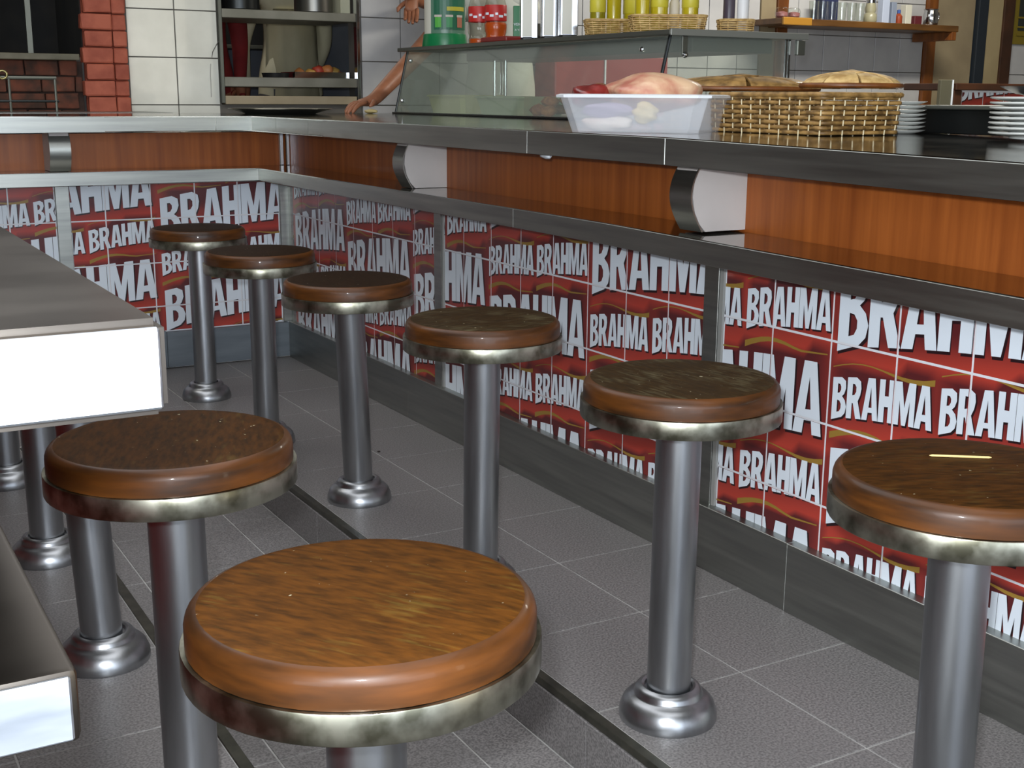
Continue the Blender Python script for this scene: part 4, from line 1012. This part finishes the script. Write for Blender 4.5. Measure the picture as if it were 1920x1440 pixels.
struct('trim_15', B(-1.7, 3.2, .53, .98, A0 - .004, .04), FTILE)
struct('trim_16', B(-.5, 3.2, 1.14, 2.54, A0 - .004, .06), FTILE)
struct('trim_17', B(1.1, 3.2, -3.4, .53, A0 - .004, .04), FTILE)
person('person in a white shirt behind the glass case, one hand resting on the worktop', (1.30, .78), fac, (.78, .60, 1.075), (.520, .425, .905), (1.02, .92, 1.33), (.875, .80, 1.335),
       SHIRT, TROU, .94, .04, handR=(.36, .36, .885), handL=(.83, .72, 1.20))
ap = person('person in a cream apron seen through the pass-through shelves', (.74, 1.96), -PI / 2, (.52, 2.04, 1.18), (.57, 2.16, .96), (.96, 2.04, 1.18), (.91, 2.16, .96), APR, TROU, 1.0, .06, handR=(.59, 2.20, .86), handL=(.89, 2.20, .86), sleeves=True)
bm = bmesh.new(); n = 16; rows_ = []
for j in range(9):
    z = .60 + .085 * j; rw = []
    for i in range(n + 1):
        a = -1.25 + 2.5 * i / n; r_ = .165 - .03 * (j / 8) + .008 * math.sin(9 * a + j * .2) * (1 - j / 12)
        rw.append(bm.verts.new((r_ * math.sin(a), -.005 - r_ * .80 * math.cos(a), z)))
    rows_.append(rw)
for a, b in zip(rows_, rows_[1:]):
    for i in range(n): bm.faces.new((a[i], a[i + 1], b[i + 1], b[i]))
bmesh.ops.solidify(bm, geom=bm.faces[:], thickness=.004)
link('apron', bm, APR, ap[0], smooth='all')
person('person in dark red clothing at the left of the kitchen opening', (.19, 1.66), -PI / 2, (-.06, 1.72, 1.16), (-.04, 1.62, .96), (.40, 1.70, 1.16), (.36, 1.60, .96), REDC, REDC, .98, .06, handR=(-.03, 1.58, .88), handL=(.35, 1.56, .88), sleeves=True)
ct = thing('white_cloth', 'white cloth crumpled at the raised hand beside the green dispenser', 'cloth', (.835, .765, 1.355))
link('cloth_fold', blob(bmesh.new(), (0, 0, 0), (.05, .045, .025), 5, .25, 3), SHIRT, ct, smooth='all')

# ---------------------------------------------------------------- far right: red chest, wall shelf, sign, far bar
rc = thing('drinks_chest', 'red drinks chest seen dimly through the glass case', 'chest', (0, 0, 0))
REDP = plain('red_enamel', (150, 48, 46), .35)
link('cabinet', B(1.60, 2.25, .80, .985, A0, 1.12, bev=.01), REDP, rc)
link('pale_strip', B(1.875, 1.883, .794, .80, .2, 1.11), WHITE, rc)
link('lid', B(1.59, 2.26, .79, .985, 1.12, 1.135, bev=.004), plain('grey_lid', (120, 118, 112), .5), rc)
ws = thing('wall_shelf', 'varnished wooden wall shelf holding glassware, upper right', 'shelf', (0, 0, 0))
link('board', B(3.02, 4.15, .70, .975, 1.285, 1.318, bev=.004), SHELFW, ws)
link('front_batten', B(2.87, 3.06, .685, .70, 1.284, 1.322, bev=.004), plain('yellow_wood', (158, 112, 36), .45), ws)
link('shelf_arm', B(4.10, 4.135, .70, .985, 1.24, 1.286, bev=.004), TRIMW, ws)
link('board', B(2.87, 3.02, .70, .975, 1.29, 1.318, bev=.003), SHELFW, ws)
ZW = 1.3184
def glassware(label, x, r, h, y=.76):
    tag(link('drinking_glass', LT([(r * .8, 0), (r, h), (r * .94, h), (r * .74, .008)], 20), CLEAR, smooth=True, loc=(x, y, ZW)), label, 'glass', 'drinking glasses on the wall shelf')
for i, x in enumerate((3.135, 3.195, 3.26, 3.33, 3.40, 3.46)):
    glassware('clear drinking glass on the wall shelf, %s in the row' % ['leftmost', 'second from left', 'third from left', 'third from right', 'second from right', 'rightmost'][i], x, .026, .095)
for i, (x, lab) in enumerate(((2.93, 'domed glass jar at the left end of the wall shelf'), (3.01, 'domed glass jar second from the left end of the wall shelf'))):
    t = thing('glass_jar', lab, 'jar', (x, .77, ZW), (0, 0, 0), 'glass jars at the left of the wall shelf')
    link('bowl', LT([(.02, 0), (.034, .01), (.036, .03), (.03, .05), (.022, .055)], 20), CLEAR, t, smooth=True)
    link('contents', LT([(.018, .002), (.03, .012), (.031, .03), (.01, .036)], 16), plain('pink_sweets%d' % i, (150, 96, 96), .6), t, smooth=True)
tag(link('blue_box', B(3.29, 3.40, .86, .92, ZW, ZW + .125, bev=.002), plain('blue_carton', (40, 48, 82), .5)), 'blue box behind the glasses on the wall shelf', 'box')
js = thing('sugar_jar', 'stacked pale glass jar right of the glasses on the wall shelf', 'jar', (3.545, .77, ZW))
link('body', LT([(.03, 0), (.036, .01), (.034, .04), (.026, .05), (.03, .07), (.024, .10)], 22), plain('pale_jar', (150, 146, 120), .3), js, smooth=True)
link('lid', LT([(.026, .10), (.026, .115), (.005, .12)], 18), CHROME, js)
for (nm, lab, x, w_, h_, c) in (('carton', 'pale blue carton on the wall shelf', 3.63, .05, .12, (176, 186, 206)), ('carton', 'grey-blue carton beside the pale blue one', 3.69, .035, .11, (128, 138, 156)), ('carton', 'white carton standing near the steel mug', 3.80, .045, .10, (196, 194, 180)), ('carton', 'low dark red box beside the steel mug', 3.875, .055, .045, (88, 30, 36))):
    o = tag(link(nm, B(-w_ / 2, w_ / 2, -.02, .02, 0, h_, bev=.002), plain('carton_' + lab[:6], c, .5), loc=(x, .76, ZW)), lab, 'carton')
t = thing('small_bottle', 'small brown bottle with blue cap on the wall shelf', 'bottle', (3.745, .76, ZW))
link('body', LT([(.018, 0), (.02, .004), (.02, .04), (.008, .055)], 16), plain('brown_glass', (146, 66, 40), .3), t, smooth=True); link('cap', LT([(.010, .054), (.010, .072), (.004, .074)], 12), plain('blue_cap', (50, 80, 150), .4), t)
mg = thing('steel_mug', 'shiny steel mug at the right end of the wall shelf', 'mug', (3.99, .76, ZW))
link('body', LT([(.036, 0), (.040, .006), (.041, .05), (.036, .075), (.040, .085), (.037, .085), (.034, .01)], 28), CHROME, mg, smooth=True)
link('handle', T([(.036, 0, .07), (.06, 0, .068), (.064, 0, .045), (.056, 0, .022), (.038, 0, .018)], .004, 8), CHROME, mg, smooth='all')
sg = thing('wall_sign', 'dark framed sign with yellow border cut by the right photo edge', 'sign', (0, 0, 0))
link('frame', B(4.945, 5.25, .985, 1.0, 1.25, 1.62, bev=.003), plain('olive_frame', (120, 104, 30), .5), sg)
link('panel', B(4.985, 5.21, .980, .986, 1.33, 1.60), plain('dark_panel', (40, 46, 44), .5), sg)
for z in (1.30, 1.345, 1.40): link('text_bar', B(4.975, 5.2, .976, .981, z, z + .010), plain('sign_bar%d' % int(z * 1000), (120, 104, 30), .5), sg)
fb = thing('bar_counter', 'another bar counter far at the right edge, dark frame over red printed tiles', 'counter', (0, 0, 0))
link('top_rail', B(3.33, 5.2, -.03, .3, .967, 1.0, bev=.004), DFRAME, fb); link('end_rail', B(3.33, 3.385, -.02, .02, .3, .967, bev=.003), DFRAME, fb)
link('end_post', B(3.235, 3.312, -.02, .0, .3, 1.015, bev=.003), plain('grey_green_post', (84, 82, 66), .6), fb); link('edge_trim', B(3.313, 3.318, -.024, .02, .3, 1.015), WHITE, fb)
link('backing', B(3.385, 5.2, .0028, .05, A0, .967), TGROUT, fb)
tile_field(fb, lambda s, z, d: Vector((s, .0035 - d, z)), [(3.39, 5.1, 3.41, [(3.37, 3.86, .905 + .186 + .01), (3.86, 4.33, 1.04), (4.33, 4.8, 1.09), (4.8, 5.27, 1.04)])], [.98, .82, .67, .52, .37], .96, .24, 0)
link('kickboard', B(3.385, 5.2, -.012, .003, A0, .235, bev=.001), STEEL, fb)

# grill rack in front of the brick oven
gr = thing('grill_rack', 'dark steel grill rack standing in front of the brick oven', 'rack', (0, 0, 0))
for y in (.84, .90): link('top_bar', T([(-1.3, y, .983), (-.605, y, .983)], .007, 8), STRIPM, gr)
for x in (-.775, -.61, -1.0): 
    link('leg', T([(x, .84, .855), (x, .84, .983)], .005, 8), STRIPM, gr)
link('bottom_bar', T([(-1.3, .84, .897), (-.60, .84, .897)], .005, 8), DARKST, gr)
bm = bmesh.new(); tube(bm, [(-.797 + .015 * math.cos(a * PI / 8), .826, .993 + .015 * math.sin(a * PI / 8)) for a in range(17)], .004, 8, cap=False); link('ring', bm, plain('brass_ring', (170, 160, 110), .3, .8), gr, smooth='all')
wk = struct('trim_14', B(-1.7, -.25, .53, .98, .80, .858), STEEL)
tag(link('oven_bar', B(-.655, -.635, 1.10, 1.12, 1.076, 1.68), STRIPM), 'upright greenish metal bar in the dark oven opening', 'bar')
